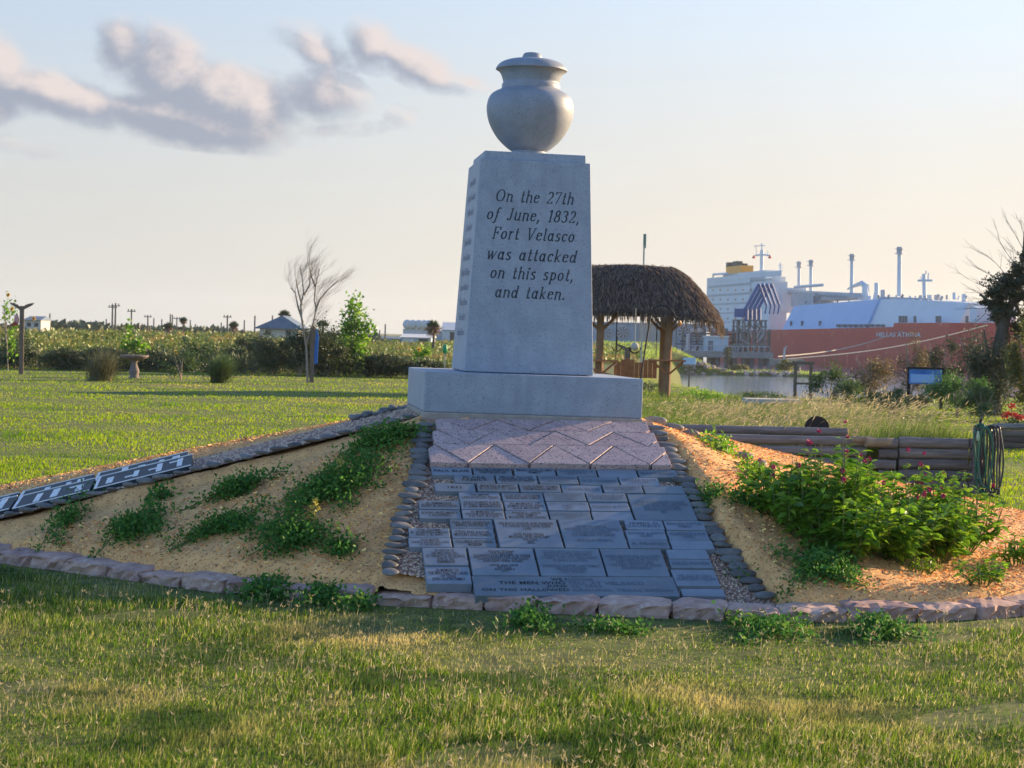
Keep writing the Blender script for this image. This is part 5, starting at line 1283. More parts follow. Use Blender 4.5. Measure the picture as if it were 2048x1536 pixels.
# garden chair left of the swing: sloping frame seen below the shelf
ch = thing('wooden_chair', 'low wooden chair with sloping arms between the pillar and the swing bench', 'chair', (xP(1222), YP - 1.5, 0))
x_ = xP(1222); y_ = YP - 1.5
for sg in (1, -1):
    MB().add([(x_ - .45, y_ + sg * .3, .75), (x_ + .35, y_ + sg * .3, .52), (x_ + .35, y_ + sg * .3, .44), (x_ - .45, y_ + sg * .3, .67), (x_ - .45, y_ + sg * .3 + .06, .75), (x_ + .35, y_ + sg * .3 + .06, .52), (x_ + .35, y_ + sg * .3 + .06, .44), (x_ - .45, y_ + sg * .3 + .06, .67)], [(0, 3, 2, 1), (4, 5, 6, 7), (0, 1, 5, 4), (2, 3, 7, 6), (1, 2, 6, 5), (0, 4, 7, 3)]).build('arm', m_bench, ch)
    for xx, h in ((-.42, .68), (.30, .46)): MB().box((x_ + xx, y_ + sg * .3 + .03, h / 2), (.07, .06, h)).build('leg', m_bench, ch)
MB().box((x_, y_ + .03, .40), (.8, .5, .04)).build('seat', m_bench, ch)
# shepherd's hook and hanging things
YH = 36; hp = lambda px, py: Wy(px, py, YH)
b = hp(1277, 760); b.z = 0
hk = thing('shepherd_hook', 'black curved shepherd hook standing in front of the thatched shelter', 'garden hook', tuple(b))
MB().tube([b, hp(1281, 760), hp(1290, 700), hp(1301, 632), hp(1307, 617), hp(1320, 610), hp(1335, 613), hp(1346, 624), hp(1353, 637), hp(1362, 639), hp(1368, 630)], .017, 7).build('rod', m_black, hk)
p = hp(1359, 646); fd = thing('hanging_bird_feeder', 'small orange brown feeder hanging from the black hook beside the post', 'feeder', tuple(p))
MB().lathe([(.01, -.07), (.035, -.06), (.04, .01), (.02, .05), (.006, .08)], 10, tuple(p)).build('body', pm('orange glass', (.45, .2, .06), rough=.4), fd, smooth=True)
p = Wy(1270, 693, 48); fd = thing('hanging_ball', 'pale hanging ball with a dark ring under the thatched roof', 'ornament', tuple(p))
MB().lathe([(.01, -.11), (.08, -.08), (.11, 0), (.08, .07), (.01, .11)], 12, tuple(p)).build('ball', m_conc, fd, smooth=True); MB().tube([p + Vector((0, 0, .1)), (p.x, p.y, ze + .1)], .008, 4).build('cord', m_conc, fd)
a = [p + Vector((.15 * math.cos(t), 0, .15 * math.sin(t) - .02)) for t in np.linspace(math.pi, 2 * math.pi, 9)]; MB().tube(a, .02, 5).build('ring', m_black, fd)
p = Wy(1234, 692, 48); fd = thing('anchor_ornament', 'small black anchor shaped ornament hanging left of the pale ball', 'ornament', tuple(p))
MB().tube([p + Vector((0, 0, .25)), p + Vector((0, 0, -.12))], .012, 5).build('shank', m_black, fd); MB().tube([p + Vector((-.13, 0, -.02)), p + Vector((-.08, 0, -.11)), p + Vector((0, 0, -.14)), p + Vector((.08, 0, -.11)), p + Vector((.13, 0, -.02))], .014, 5).build('fluke', m_black, fd); MB().tube([p + Vector((0, 0, .25)), (p.x, p.y, ze + .1)], .004, 4).build('cord', m_black, fd)
tail_post(1254, 750, 672, 'grey post topped with a whale tail behind the swing bench', 46, y=62, post_r=.08)
b = Wy(1283, 700, 72); b.z = 0; fp = thing('marker_pole', 'thin pole with a green grey blade rising behind the thatched roof', 'pole', tuple(b))
MB().tube([b, (b.x, b.y, Wy(1283, 490, 72).z)], .035, 6).build('pole', m_conc, fp); MB().box((b.x + .02, b.y, Wy(1284, 482, 72).z), (.11, .04, .55)).build('blade', pm('grey green blade', (.16, .24, .19), rough=.6), fp)
b = Wy(1380, 735, 78); b.z = gz(b.x, b.y); th = thing('info_sign', 'small pale blue sign at the water edge right of the palapa post', 'sign', (b.x, b.y, -.3))
c_ = Wy(1379, 722, 78); MB().box(tuple(c_), (.55, .05, .28), R(-12)).build('panel', pm('pale blue sign', (.42, .58, .74), (.34, .48, .66), 9, .5), th); MB().box((c_.x, c_.y + .05, (c_.z - .3) / 2 - .1), (.06, .06, c_.z + .7)).build('post', m_wood, th)
# open wooden frame by the water
YF = 51; th = thing('timber_gateway', 'open grey wooden frame standing by the water behind the tall grass', 'frame', (Wy(1607, 800, YF).x, YF, 0))
for px in (1592, 1623): MB().box((Wy(px, 700, YF).x, YF, Wy(px, 724, YF).z / 2), (.085, .085, Wy(px, 724, YF).z)).build('post', m_wood, th)
MB().box((Wy(1607, 700, YF).x, YF - .001, Wy(1607, 726, YF).z), (.62, .10, .09)).build('top_rail', m_wood, th); MB().box((Wy(1607, 700, YF).x, YF - .001, Wy(1607, 767, YF).z), (.44, .05, .06)).build('middle_rail', m_wood, th)
# pale concrete slab bench
YC = 37; xa, xb = Wy(1492, 800, YC).x, Wy(1604, 800, YC).x; zt = Wy(1545, 799, YC).z
th = thing('concrete_bench', 'low pale concrete bench catching the sun behind the log bed', 'bench', ((xa + xb) / 2, YC, 0))
MB().box(((xa + xb) / 2, YC + .3, zt - .04), (xb - xa, .75, .09)).build('seat', m_conc, th, bevel=.01)
for x_ in (xa + .2, xb - .2): MB().box((x_, YC + .3, (zt - .085) / 2), (.14, .6, zt - .085)).build('leg', m_conc, th)
m_blue2 = pm('blue sign print', (.05, .16, .48), (.09, .26, .62), 3, .5); m_blue3 = pm('pale blue sign print', (.30, .50, .85), rough=.5)
YB = 46; th = thing('notice_board', 'blue information board half hidden by the bright green bush', 'sign', (Wy(1850, 800, YB).x, YB, 0))
x0, x1 = Wy(1818, 750, YB).x, Wy(1884, 750, YB).x; z0, z1 = Wy(1850, 768, YB).z, Wy(1850, 738, YB).z
MB().box(((x0 + x1) / 2, YB, (z0 + z1) / 2), (x1 - x0, .05, z1 - z0)).build('panel', m_blue2, th); MB().box(((x0 + x1) / 2 - .08, YB - .03, (z0 + z1) / 2 - .05), ((x1 - x0) * .72, .012, (z1 - z0) * .55)).build('print', m_blue3, th)
for x_ in (x0, x1): MB().box((x_, YB + .02, z1 / 2 + .01), (.07, .07, z1 + .04)).build('post', m_black, th)
MB().box(((x0 + x1) / 2, YB - .002, z1 + .02), (x1 - x0 + .1, .08, .05)).build('top_rail', m_black, th)

# ---------------------------------------------------------------- log retaining wall and bed
YL = 19.8; sL = F / YL
xL = lambda px: Wy(px, 900, YL).x
lw = thing('log_wall', 'low retaining wall of stacked dark weathered logs behind the flowering bush', 'retaining wall', (xL(1670), YL, 0))
m_logp = pm('freshly split pale log', (.36, .27, .17), (.26, .19, .12), 8, .85, .004, 40)
def log(x0, x1, z, r_, m=m_log, y0=0.0, y1=0.0, sag=0.0):
    n_ = 7; pts = []
    for i in range(n_):
        t_ = i / (n_ - 1); pts.append((x0 + (x1 - x0) * t_, YL + y0 + (y1 - y0) * t_ + random.uniform(-.006, .006), z + random.uniform(-.004, .004) - sag * math.sin(math.pi * t_)))
    rr_ = [r_ * random.uniform(.95, 1.05) for _ in range(n_)]
    return MB().tube(pts, rr_, 12).build('log', m, lw)
# left run of long logs
zt_ = Wy(1500, 868, YL).z
for k_ in range(5): log(xL(1372) - .3, xL(1735) + random.uniform(-.03, .03), zt_ - .055 - k_ * .112, .055 if k_ else .05, y0=.0)
log(xL(1300) - .2, xL(1700), zt_ + .03, .045, y0=.25, y1=.2)
# middle short logs (crossing the corner) and right run
for k_ in range(5):
    z_ = Wy(1870, 886, YL).z - k_ * .114
    log(xL(1797), xL(1935), z_, .057)
    log(xL(1742) + (k_ % 2) * .08, xL(1791), z_ - .012, .054, y0=-.03, y1=-.03)
    log(xL(1938), xL(1963) + random.uniform(0, .03), z_ + .003, .058, y0=-.02)
log(xL(1728), xL(1792), zt_ - .005 - .05, .05, m_logp, y0=-.10, y1=-.02)
log(xL(1702), xL(1745), zt_ - .03, .035, m_logp, y0=-.05, y1=-.04)
# soil behind
mb = MB().box(((xL(1340) + xL(1955)) / 2, YL + 7.2, .21), (xL(1955) - xL(1340), 14.2, .42)); sb = mb.build('bed_soil', m_soil); sb['kind'] = 'structure'
x0b, x1b = xL(1345), xL(1950)
n = 34000; x = RNG.uniform(x0b, x1b, n); y = YL + .1 + RNG.uniform(0, 1, n) ** 1.3 * 13.5
C = np.stack([x, y, np.full(n, .40)], 1); V, Qd, T = blades_np(C, RNG.uniform(.20, .50, n) * (.36 + .64 * np.clip((x / y * F + 1024 - 1500) / 230, 0, 1)) * (1 - .8 * ((y < 20.9) & (np.abs(x / y * F + 1024 - 1645) < 60))) * (.8 + .25 * np.sin(x * 3) * np.sin(y * 1.3)), .009, .4, (.16, 0), .7)
m_bedg = leafm('tall bed grass', [(.08, .17, .02), (.14, .24, .03), (.22, .26, .06), (.07, .13, .018), (.17, .22, .05)], .5, .5, .02)
o = npmesh('tall_grass', V, Qd, T, m=m_bedg); o['kind'] = 'stuff'; o['label'] = 'dense tall green grass growing in the log walled bed'
n = 4200; x = RNG.uniform(x0b + .35, x1b, n); y = YL + .1 + RNG.uniform(0, 1, n) * 12
k_ = (RNG.uniform(0, 1, n) < np.clip((x - x0b) / 1.6, .10, 1)); x, y = x[k_], y[k_]; n = len(x)
C = np.stack([x, y, np.full(n, .40)], 1); H = RNG.uniform(.38, .66, n) * (.34 + .66 * np.clip((x / y * F + 1024 - 1500) / 230, 0, 1)); V, Qd, T = blades_np(C, H, .004, .25, (.28, 0), 1.2)
tips = V.reshape(-1, 5, 3)[:, 4]; mids = V.reshape(-1, 5, 3)[:, 2]; D = tips - mids; D /= np.linalg.norm(D, axis=1, keepdims=True); D[:, 2] -= .3
v_, t_ = joinm([leaves_np(tips - D * .03, RNG.uniform(.06, .10, n), .011, D=D + RNG.normal(size=(n, 3)) * .1)])
o = npmesh('grass_plumes', np.concatenate([V, v_]), Qd, np.concatenate([T, t_ + len(V)]), m=m_straw); o['kind'] = 'stuff'; o['label'] = 'pale arching seed plumes above the tall grass of the log bed'
# wild weeds between the plinth and the bed, in front of the palapa
n = 16000; x = RNG.uniform(1.3, 9.5, n); y = RNG.uniform(17.5, 53, n); k_ = (x < .155 * y + .2) & (x > .06 * y) & ~((y > YL - .1) & (y < YL + 14.4) & (x > x0b - .05)) & ~inside(np.stack([x, y], 1), ring) & ((np.sin(x * 2.2) + np.sin(y * .9 + x)) > -.5); x, y = x[k_], y[k_]; n = len(x)
C = np.stack([x, y, np.zeros(n)], 1); V, Qd, T = blades_np(C, RNG.uniform(.08, .30, n), .012, .45, (.12, 0), .8)
o = npmesh('weeds', V, Qd, T, m=m_bedg); o['kind'] = 'stuff'; o['label'] = 'unmown green weeds between the monument and the palapa'
# black cut-out behind the log wall
YK = 20.3; kp = lambda px, py: Wy(px, py, YK)
pl = [(1609, 905), (1609, 858)] + [(1634 + 25 * math.cos(t), 857 + 25 * -math.sin(t)) for t in np.linspace(math.pi, 0, 12)] + [(1662, 862), (1674, 861), (1681, 866), (1682, 905)]
vs = [kp(*q) for q in pl]; n_ = len(vs); vs += [v + Vector((0, .03, 0)) for v in vs]
th = thing('black_cutout', 'black round topped metal cut-out standing behind the log wall', 'garden ornament', tuple(kp(1640, 905)))
MB().add(vs, [tuple(range(n_ - 1, -1, -1)), tuple(range(n_, 2 * n_))] + [(i, (i + 1) % n_, (i + 1) % n_ + n_, i + n_) for i in range(n_)]).build('panel', m_black, th)
MB().tube([kp(1645, 900) + Vector((0, .04, 0)), (kp(1645, 900).x, YK + .04, .3)], .012, 6).build('stake', m_black, th)
# hoses on their hanger
YZ = 19.62; hz_ = lambda px, py, dy=0: Wy(px, py, YZ + dy)
th = thing('hose_hanger', 'dark post with a hose tap at the right end of the log wall', 'hose hanger', tuple(Wz(1958, 990)))
b = hz_(1957, 985); MB().box((b.x, YZ + .10, .37), (.085, .085, .74)).build('post', m_log, th); MB().tube([hz_(1952, 862), hz_(1960, 852, -.03), hz_(1962, 838, -.02)], .016, 8).build('tap', m_black, th); MB().box(tuple(hz_(1975, 853, .0)), (.28, .05, .02)).build('bracket', m_black, th)
m_hg = pm('green garden hose', (.01, .11, .07), (.02, .16, .09), 8, .35, spec=.6); m_hk = pm('dark blue garden hose', (.02, .028, .045), (.03, .04, .06), 8, .35, spec=.6)
def hose(name_, label, m, loops):
    h = thing('garden_hose', label, 'garden hose', tuple(hz_(1975, 990)), 'coiled hoses on the hanger')
    for (xl, xr, yt, yb_, dy) in loops:
        pts = []; xc = (xl + xr) / 2; w_ = (xr - xl) / 2
        for t in np.linspace(0, 2 * math.pi, 29):
            yy_ = (yt + yb_) / 2 - (yb_ - yt) / 2 * math.cos(t); k2 = math.sin(t); xx_ = xc + w_ * (abs(k2) ** .45) * (1 if k2 > 0 else -1); pts.append(hz_(xx_ + 2 * math.sin(t * 3 + xl), yy_, dy + .012 * math.sin(t * 2 + xl)))
        MB().tube(pts, .0105, 8, cap=False).build('loop', m, h, smooth=True)
hose('g', 'bright green hose with a pale nozzle hanging at the left of the hanger', m_hg, [(1949, 1971, 848, 960, -.05), (1953, 1979, 852, 985, -.03), (1958, 1984, 855, 975, -.07)])
hose('k', 'dark blue black hose coiled in long loops at the right of the hanger', m_hk, [(1966, 1990, 853, 992, -.02), (1972, 1996, 851, 985, -.05), (1978, 2001, 850, 994, .0), (1982, 2005, 852, 980, -.04), (1968, 1999, 854, 996, .03), (1962, 1986, 856, 990, .02)])
q = hz_(1956, 872, -.1); nz_ = thing('hose_nozzle', 'pale green spray nozzle hanging over the green hose', 'hose nozzle', tuple(q)); MB().lathe([(.008, -.05), (.018, -.045), (.02, 0), (.012, .03), (.012, .05)], 10, tuple(q)).build('body', pm('pale green plastic', (.35, .5, .35), rough=.4), nz_, smooth=True)
# second log wall with red flowers
Y2 = 29.0; lw2 = thing('log_wall', 'second low log wall at the right edge of the photo under red flowers', 'retaining wall', (Wy(2040, 870, Y2).x, Y2, 0))
for k_ in range(4):
    z_ = Wy(2020, 853, Y2).z - k_ * .105; z_ = max(z_, .05)
    pts = [(Wy(1992, 870, Y2).x + i * .6, Y2 + .1 * k_, z_ + random.uniform(-.01, .01)) for i in range(5)]
    MB().tube(pts, .052, 10).build('log', m_log, lw2)
bush('red_flower_bush', 2035, 850, 90, 62, 'green plant with red blooms above the second log wall', m_leaf_mid, 900, .05, y=30.2, lumps=8)
for (px, py) in ((2008, 833), (2016, 828), (2030, 830), (2040, 835), (2023, 812)):
    p = Wy(px, py, 29.3); t2 = thing('red_bloom', 'red bloom cluster ' + {2008: 'lowest at the left of the red flower plant', 2016: 'second from the left on the red flower plant', 2030: 'in the middle of the red flower plant', 2040: 'at the right edge on the red flower plant', 2023: 'topmost on the red flower plant'}[px], 'flower', tuple(p))
    foliage('petals', ell_pts(60, tuple(p), (.06, .04, .04)), .035, .03, m_red, t2)

# ---------------------------------------------------------------- shrubs at the right
RG = 'shrubs along the water at the right'
m_redb = leafm('reddish brown shrub leaves', [(.17, .12, .055), (.12, .10, .045), (.22, .14, .06), (.09, .09, .035)], .4)
m_dkg = leafm('dark olive shrub leaves', [(.04, .055, .022), (.06, .075, .03), (.03, .045, .018), (.08, .08, .035)], .35)
m_ylw = leafm('yellowing leaves', [(.22, .20, .04), (.10, .13, .03), (.06, .09, .02), (.35, .27, .05)], .5)
m_vivid = leafm('vivid green fine leaves', [(.06, .16, .02), (.09, .21, .025), (.04, .12, .018)], .5)
for (px, yb_, w_, h_, Y_, lb, m_, n_, lf) in [
    (1660, 800, 90, 85, 47, 'mid green shrub right of the wooden frame', m_leaf_mid, 2600, .07), (1700, 795, 70, 62, 46, 'low green shrub beside the reddish one', m_leaf_mid, 1500, .07),
    (1742, 795, 110, 112, 48, 'reddish brown shrub left of the blue board', m_redb, 3200, .07), (1822, 790, 58, 138, 52, 'tall narrow reddish shrub rising behind the blue board', m_redb, 2200, .07),
    (1880, 790, 80, 128, 53, 'dark olive shrub in front of the red hull', m_dkg, 2600, .08), (1945, 790, 95, 150, 54, 'dark olive shrub just left of the dead branched tree', m_dkg, 3200, .08),
    (1840, 790, 60, 40, 45, 'low dark shrub under the blue board', m_dkg, 1200, .06), (1915, 822, 140, 96, 41, 'rounded vivid green bush right of the blue board', m_vivid, 7000, .05),
    (1780, 800, 110, 52, 42, 'low leafy green shrub left of the rounded vivid bush', m_leaf_mid, 3200, .06), (1965, 815, 80, 70, 39.5, 'leafy green shrub between the vivid bush and the dark tree foot', m_leaf_mid, 3000, .06), (1990, 835, 120, 150, 43, 'dark shrub at the foot of the dead branched tree', m_dkg, 6500, .07), (2055, 850, 90, 200, 40, 'tall yellow leaved bush at the right edge of the photo', m_ylw, 6500, .08), (2140, 850, 90, 200, 42, 'yellow leaved bush further right', m_ylw, 2000, .09),
    (1400, 790, 90, 30, 47, 'low leafy weeds right of the palapa post', m_leaf_bright, 900, .06), (1530, 795, 100, 26, 48, 'low weedy shrub by the water behind the concrete bench', m_leaf_mid, 900, .06), (1300, 775, 60, 26, 55, 'low leafy weeds behind the swing bench', m_leaf_mid, 600, .06)]:
    if lb.endswith('further right'): continue
    bush('shrub', px, yb_, w_, h_, lb, m_, n_, lf, group=RG, lumps=18, y=Y_, depth=1.4, asp=.5)
# dead branched tree with vine canopy
YT = 44; tp = lambda px, py, dy=0.: Wy(px, py, YT + dy)
b = tp(1980, 820); b.z = 0
tree = thing('windblown_tree', 'dark windblown tree with dead branches and a vine covered crown at the right edge', 'tree', tuple(b))
tr = MB(); tr.tube([b, tp(1986, 780), tp(1996, 720), tp(2003, 670), tp(2012, 630), tp(2030, 600), tp(2060, 580)], [.26, .22, .17, .15, .13, .10, .07], 9)
for q, r_ in (([(2003, 675), (1994, 640), (1985, 615), (1972, 598), (1960, 588)], .07), ([(2008, 650), (2022, 625), (2040, 575), (2046, 520), (2049, 470), (2052, 440)], .05), ([(2012, 632), (2020, 600), (2024, 570)], .05), ([(2030, 605), (2046, 640), (2060, 690)], .05), ([(1990, 760), (1975, 700), (1968, 660)], .05)):
    tr.tube([tp(x_, y_, i * .12) for i, (x_, y_) in enumerate(q)], list(np.linspace(r_, r_ * .4, len(q))), 6, cap=False)
tr.build('trunk', m_bark, tree)
tw = MB()
def dead(p, d, L, r_, dep):
    if dep == 0: return
    q = p; pts = [p]
    for k_ in range(4):
        d = (d + Vector((random.uniform(-.22, .12), random.uniform(-.2, .2), random.uniform(-.12, .16)))).normalized(); q = q + d * L / 4; pts.append(q)
        if random.random() < .75: dead(q, (d + Vector((random.uniform(-.7, .5), random.uniform(-.5, .5), random.uniform(-.3, .6)))).normalized(), L * .55, r_ * .55, dep - 1)
    tw.tube(pts, [r_, r_ * .8, r_ * .6, r_ * .45, r_ * .25], 3, cap=False)
for (px, py, dx, dz, L) in [(1990, 580, -1, .25, 1.0), (2000, 560, -.8, .5, 1.0), (1985, 600, -1, .0, .7), (1980, 615, -.9, -.3, .7), (2010, 548, -.6, .8, 1.0), (2030, 530, -.5, .9, 1.0), (2047, 500, -.5, .8, .9), (2049, 480, -.2, 1, .7), (2050, 520, -.8, .4, .9), (2044, 560, -.6, .8, .9), (1975, 600, -.8, -.5, .5), (1995, 590, -1, .1, .9), (2000, 630, -.7, -.5, .5), (2060, 540, .2, 1, 1.2), (1972, 625, -.6, -.7, .5)]:
    dead(tp(px, py, random.uniform(-.3, .3)), Vector((dx, random.uniform(-.2, .2), dz)).normalized(), L * .7, .010, 4)
tw.build('dead_branch', pm('dead grey branches', (.17, .14, .125), rough=.95), tree)
Cs = [ell_pts(3600, tuple(tp(2035, 575)), (.75, .9, .36), lumps=16, seed=3), ell_pts(1600, tuple(tp(1995, 596)), (.42, .6, .22), lumps=9, seed=5), ell_pts(3000, tuple(tp(2110, 560)), (.9, 1.2, .6), lumps=14, seed=6), ell_pts(3200, tuple(tp(2056, 640)), (.55, .6, .7), lumps=14, seed=8), ell_pts(2200, tuple(tp(2000, 622)), (.42, .6, .32), lumps=12, seed=28), ell_pts(2400, tuple(tp(2062, 540)), (.45, .6, .5), lumps=12, seed=38), ell_pts(1200, tuple(tp(2010, 575)), (.45, .5, .3), lumps=9, seed=18), ell_pts(700, tuple(tp(2020, 700)), (.25, .4, .5), lumps=8, seed=9)]
foliage('crown', np.concatenate(Cs), .07, .045, leafm('vine leaves', [(.02, .032, .014), (.03, .045, .018), (.045, .06, .02)], .3), tree)

# ---------------------------------------------------------------- far bank
n = 22000; x = RNG.uniform(4, 42, n); y = RNG.uniform(140, 268, n); z = ground_h(x, y); k_ = (z > -2.85) & (x > .06 * y - 4) & (y > 240 - (x < .085 * y - 1) * 90); x, y, z = x[k_], y[k_], z[k_]; n = len(x)
V, Qd, T = blades_np(np.stack([x, y, z], 1), RNG.uniform(.2, .5, n), .16, .5, (.2, 0), .6)
m_bank = leafm('far bank grass', [(.20, .34, .03), (.28, .42, .05), (.36, .40, .08), (.15, .26, .03)], .55)
o = npmesh('bank_grass', V, Qd, T, m=m_bank); o['kind'] = 'stuff'; o['label'] = 'bright green grass on the low bank across the water'
o = thing('bank_shrub', 'leafy yellow green scrub on the far bank below the red hull', 'shrub', tuple(Wy(1570, 740, 256)))
foliage('foliage', np.concatenate([ell_pts(1400, tuple(Wy(1572, 730, 256)), (1.9, 1, .9), lumps=10, seed=1), ell_pts(700, tuple(Wy(1470, 735, 256)), (1.8, 1, .45), lumps=8, seed=2)]), .28, .2, m_ylw, o)
o = thing('bank_palm', 'scrubby palm standing on the far bank in front of the dock', 'palm tree', tuple(Wy(1455, 735, 256)))
pz = Wy(1455, 700, 256); MB().tube([(pz.x, 256, -2.6), tuple(pz)], .2, 6).build('trunk', m_bark, o); foliage('crown', ell_pts(200, (pz.x, 256, pz.z - .5), (.45, .4, 1.0)), .5, .12, m_dkg, o)
rkm = [rock_mesh('rock', m_rock, 90 + i, rough=.3) for i in range(4)]
rp = thing('riprap', 'line of pale broken rocks along the far water edge', 'rocks', tuple(Wy(1470, 748, 248)))
for i in range(170):
    px = random.uniform(1335, 1600); p = Wy(px, 745, 247.0 + random.uniform(-1.4, 2.8)); r_ = random.uniform(.14, .42)
    if not -3.3 < gz(p.x, p.y) < -1.4: continue
    o = bpy.data.objects.new('rock', rkm[i % 4]); sc.collection.objects.link(o); o.parent = rp
    o.location = Vector((p.x, p.y, max(-3.0, gz(p.x, p.y)) + random.uniform(-.05, .22))) - Vector(rp['base']); o.scale = (r_ * 1.2, r_, r_ * .7); o.rotation_euler = (0, 0, random.uniform(0, 6))

# ---------------------------------------------------------------- dock and plant
m_steel = pm('dock steel', (.16, .17, .19), (.11, .12, .135), .8, .7); m_steel2 = pm('pale plant steel', (.42, .44, .47), (.34, .36, .39), .9, .7)
m_bluear = pm('blue loading arm paint', (.03, .10, .30), (.025, .08, .24), .8, .5); m_dconc = pm('dock concrete', (.27, .26, .26), (.2, .195, .19), .7, .9); m_pipe = pm('pinkish pipes', (.50, .42, .40), rough=.6)
YD = 300; dx_ = lambda px, Y=YD: Wy(px, 690, Y).x
dz = lambda px, py, Y=YD: Wy(px, py, Y).z
dk = thing('dock', 'grey concrete loading dock on piles beside the red hull', 'dock', (dx_(1450), YD, -2.2))
zd = dz(1450, 703)
MB().box(((dx_(1335) + dx_(1545)) / 2, YD + 12, zd - .5), (dx_(1545) - dx_(1335), 26, 1.0)).build('deck', m_dconc, dk)
for i in range(12):
    x_ = dx_(1350) + i * (dx_(1540) - dx_(1350)) / 11; MB().tube([(x_, YD + .6, -3), (x_, YD + .6, zd - .9)], .35, 8).build('pile', m_steel, dk)
    if i % 2: MB().box((x_, YD + 4, (zd - 2.2) / 2 - .6), (1.6, 1, max(.4, zd + 1.3))).build('fender', m_steel, dk)
for i in range(16):
    x_ = dx_(1380) + i * (dx_(1540) - dx_(1380)) / 15; MB().tube([(x_, YD + .2, zd), (x_, YD + .2, zd + .9)], .05, 5).build('railing_post', m_steel2, dk)
MB().tube([(dx_(1380), YD + .2, zd + .9), (dx_(1540), YD + .2, zd + .9)], .06, 5).build('handrail', m_steel2, dk)
ct = thing('control_hut', 'pale blue flat roofed hut on the dock', 'hut', (dx_(1438), YD + 5, zd))
MB().box((dx_(1438), YD + 5, (zd + dz(1438, 674)) / 2), (dx_(1461) - dx_(1415), 4, dz(1438, 674) - zd)).build('wall', m_shed, ct); MB().box((dx_(1438), YD + 5, dz(1438, 673)), (dx_(1463) - dx_(1413), 4.4, .2)).build('roof', m_shedr, ct); MB().box((dx_(1425), YD + 2.98, zd + .9), (.8, .06, 1.6)).build('door', m_steel, ct)
pp = thing('pipe_rack', 'tangle of grey and pinkish pipes on the dock behind the hut', 'pipe rack', (dx_(1420), YD + 10, zd))
for i in range(7):
    z_ = zd + .6 + i * .45; MB().tube([(dx_(1360) + i * .4, YD + 9 + i * .3, z_), (dx_(1500), YD + 9 + i * .3, z_)], .16, 6).build('pipe', m_pipe if i % 3 == 0 else m_steel, pp)
for i in range(14): x_ = dx_(1362) + i * 1.2; MB().box((x_, YD + 10, zd + 1.9), (.18, 3.2, 3.8)).build('frame', m_steel, pp)
MB().tube([(dx_(1384), YD + 7, zd), (dx_(1384), YD + 7, zd + 2.6), (dx_(1390), YD + 7, zd + 3.3), (dx_(1412), YD + 7, zd + 3.4)], .35, 10).build('pipe_bend', m_pipe, pp)
jt = thing('jetty_tower', 'dense steel tower carrying the blue loading arms', 'tower', (dx_(1500), YD + 6, zd))
xa, xb = dx_(1478), dx_(1535); zt_2 = dz(1500, 640)
for x_ in np.linspace(xa, xb, 6):
    for yo in (3, 8): MB().box((x_, YD + yo, (zd + zt_2) / 2), (.3, .3, zt_2 - zd)).build('column', m_steel, jt)
for k_ in range(5): MB().box(((xa + xb) / 2, YD + 5.5, zd + (k_ + 1) * (zt_2 - zd) / 5), (xb - xa + .6, 5.6, .18)).build('floor', m_steel, jt)
for k_ in range(24):
    x_ = random.uniform(xa, xb); z_ = random.uniform(zd, zt_2 - 1); MB().tube([(x_, YD + 2.7, z_), (x_ + random.uniform(-1.4, 1.4), YD + 2.7, z_ + random.uniform(.6, 1.8))], .08, 5).build('strut', random.choice((m_steel, m_steel2)), jt)
for k_ in range(10): MB().box((random.uniform(xa, xb), YD + random.uniform(3, 7), zd + random.uniform(.4, 3)), (random.uniform(.5, 1.2), 1, random.uniform(.5, 1.3))).build('equipment_box', random.choice((m_steel, m_steel2, m_dconc)), jt)
for i in range(4):
    ox = i * 8.5; P_ = lambda px, py: Wy(px + ox, py, YD + 3 + i * 1.2)
    ar = thing('loading_arm', ['leftmost', 'second from the left', 'third from the left', 'rightmost'][i] + ' of the four slanting blue loading arms on the dock', 'loading arm', tuple(P_(1490, 640)), 'blue loading arms')
    MB().tube([P_(1492, 642), P_(1492, 618)], .42, 10).build('riser', m_bluear, ar)
    MB().tube([P_(1484, 630), P_(1518, 568)], .27, 8).build('inboard_arm', m_bluear, ar)
    MB().tube([P_(1518, 568), P_(1533, 610)], .2, 8).build('outboard_arm', m_bluear, ar); MB().tube([P_(1533, 610), P_(1530, 628)], .12, 6).build('drop_pipe', m_bluear, ar)
    MB().box(tuple(P_(1478, 626)), (1.5, 1.0, 1.4), 0).build('counterweight', m_bluear, ar)
fb = thing('cooler_building', 'long blue grey plant building with round fans behind the palapa post', 'building', (Wy(1300, 690, 380).x, 380, 0))
x0, x1 = Wy(1180, 690, 380).x, Wy(1412, 690, 380).x; z1_ = Wy(1300, 648, 380).z
MB().box(((x0 + x1) / 2, 386, z1_ / 2 - .8), (x1 - x0, 12, z1_ + 1.6)).build('wall', pm('blue grey cladding', (.30, .37, .44), (.25, .32, .39), .8, .8), fb); MB().box(((x0 + x1) / 2, 386, z1_ + .1), (x1 - x0 + .6, 12.6, .25)).build('roof', m_steel2, fb)
MB().box((Wy(1299, 690, 379).x, 379.6, z1_ / 2 - .5), (4.5, .8, z1_ + 1)).build('panel', pm('beige panel', (.40, .36, .32), (.33, .30, .27), 1, .9), fb)
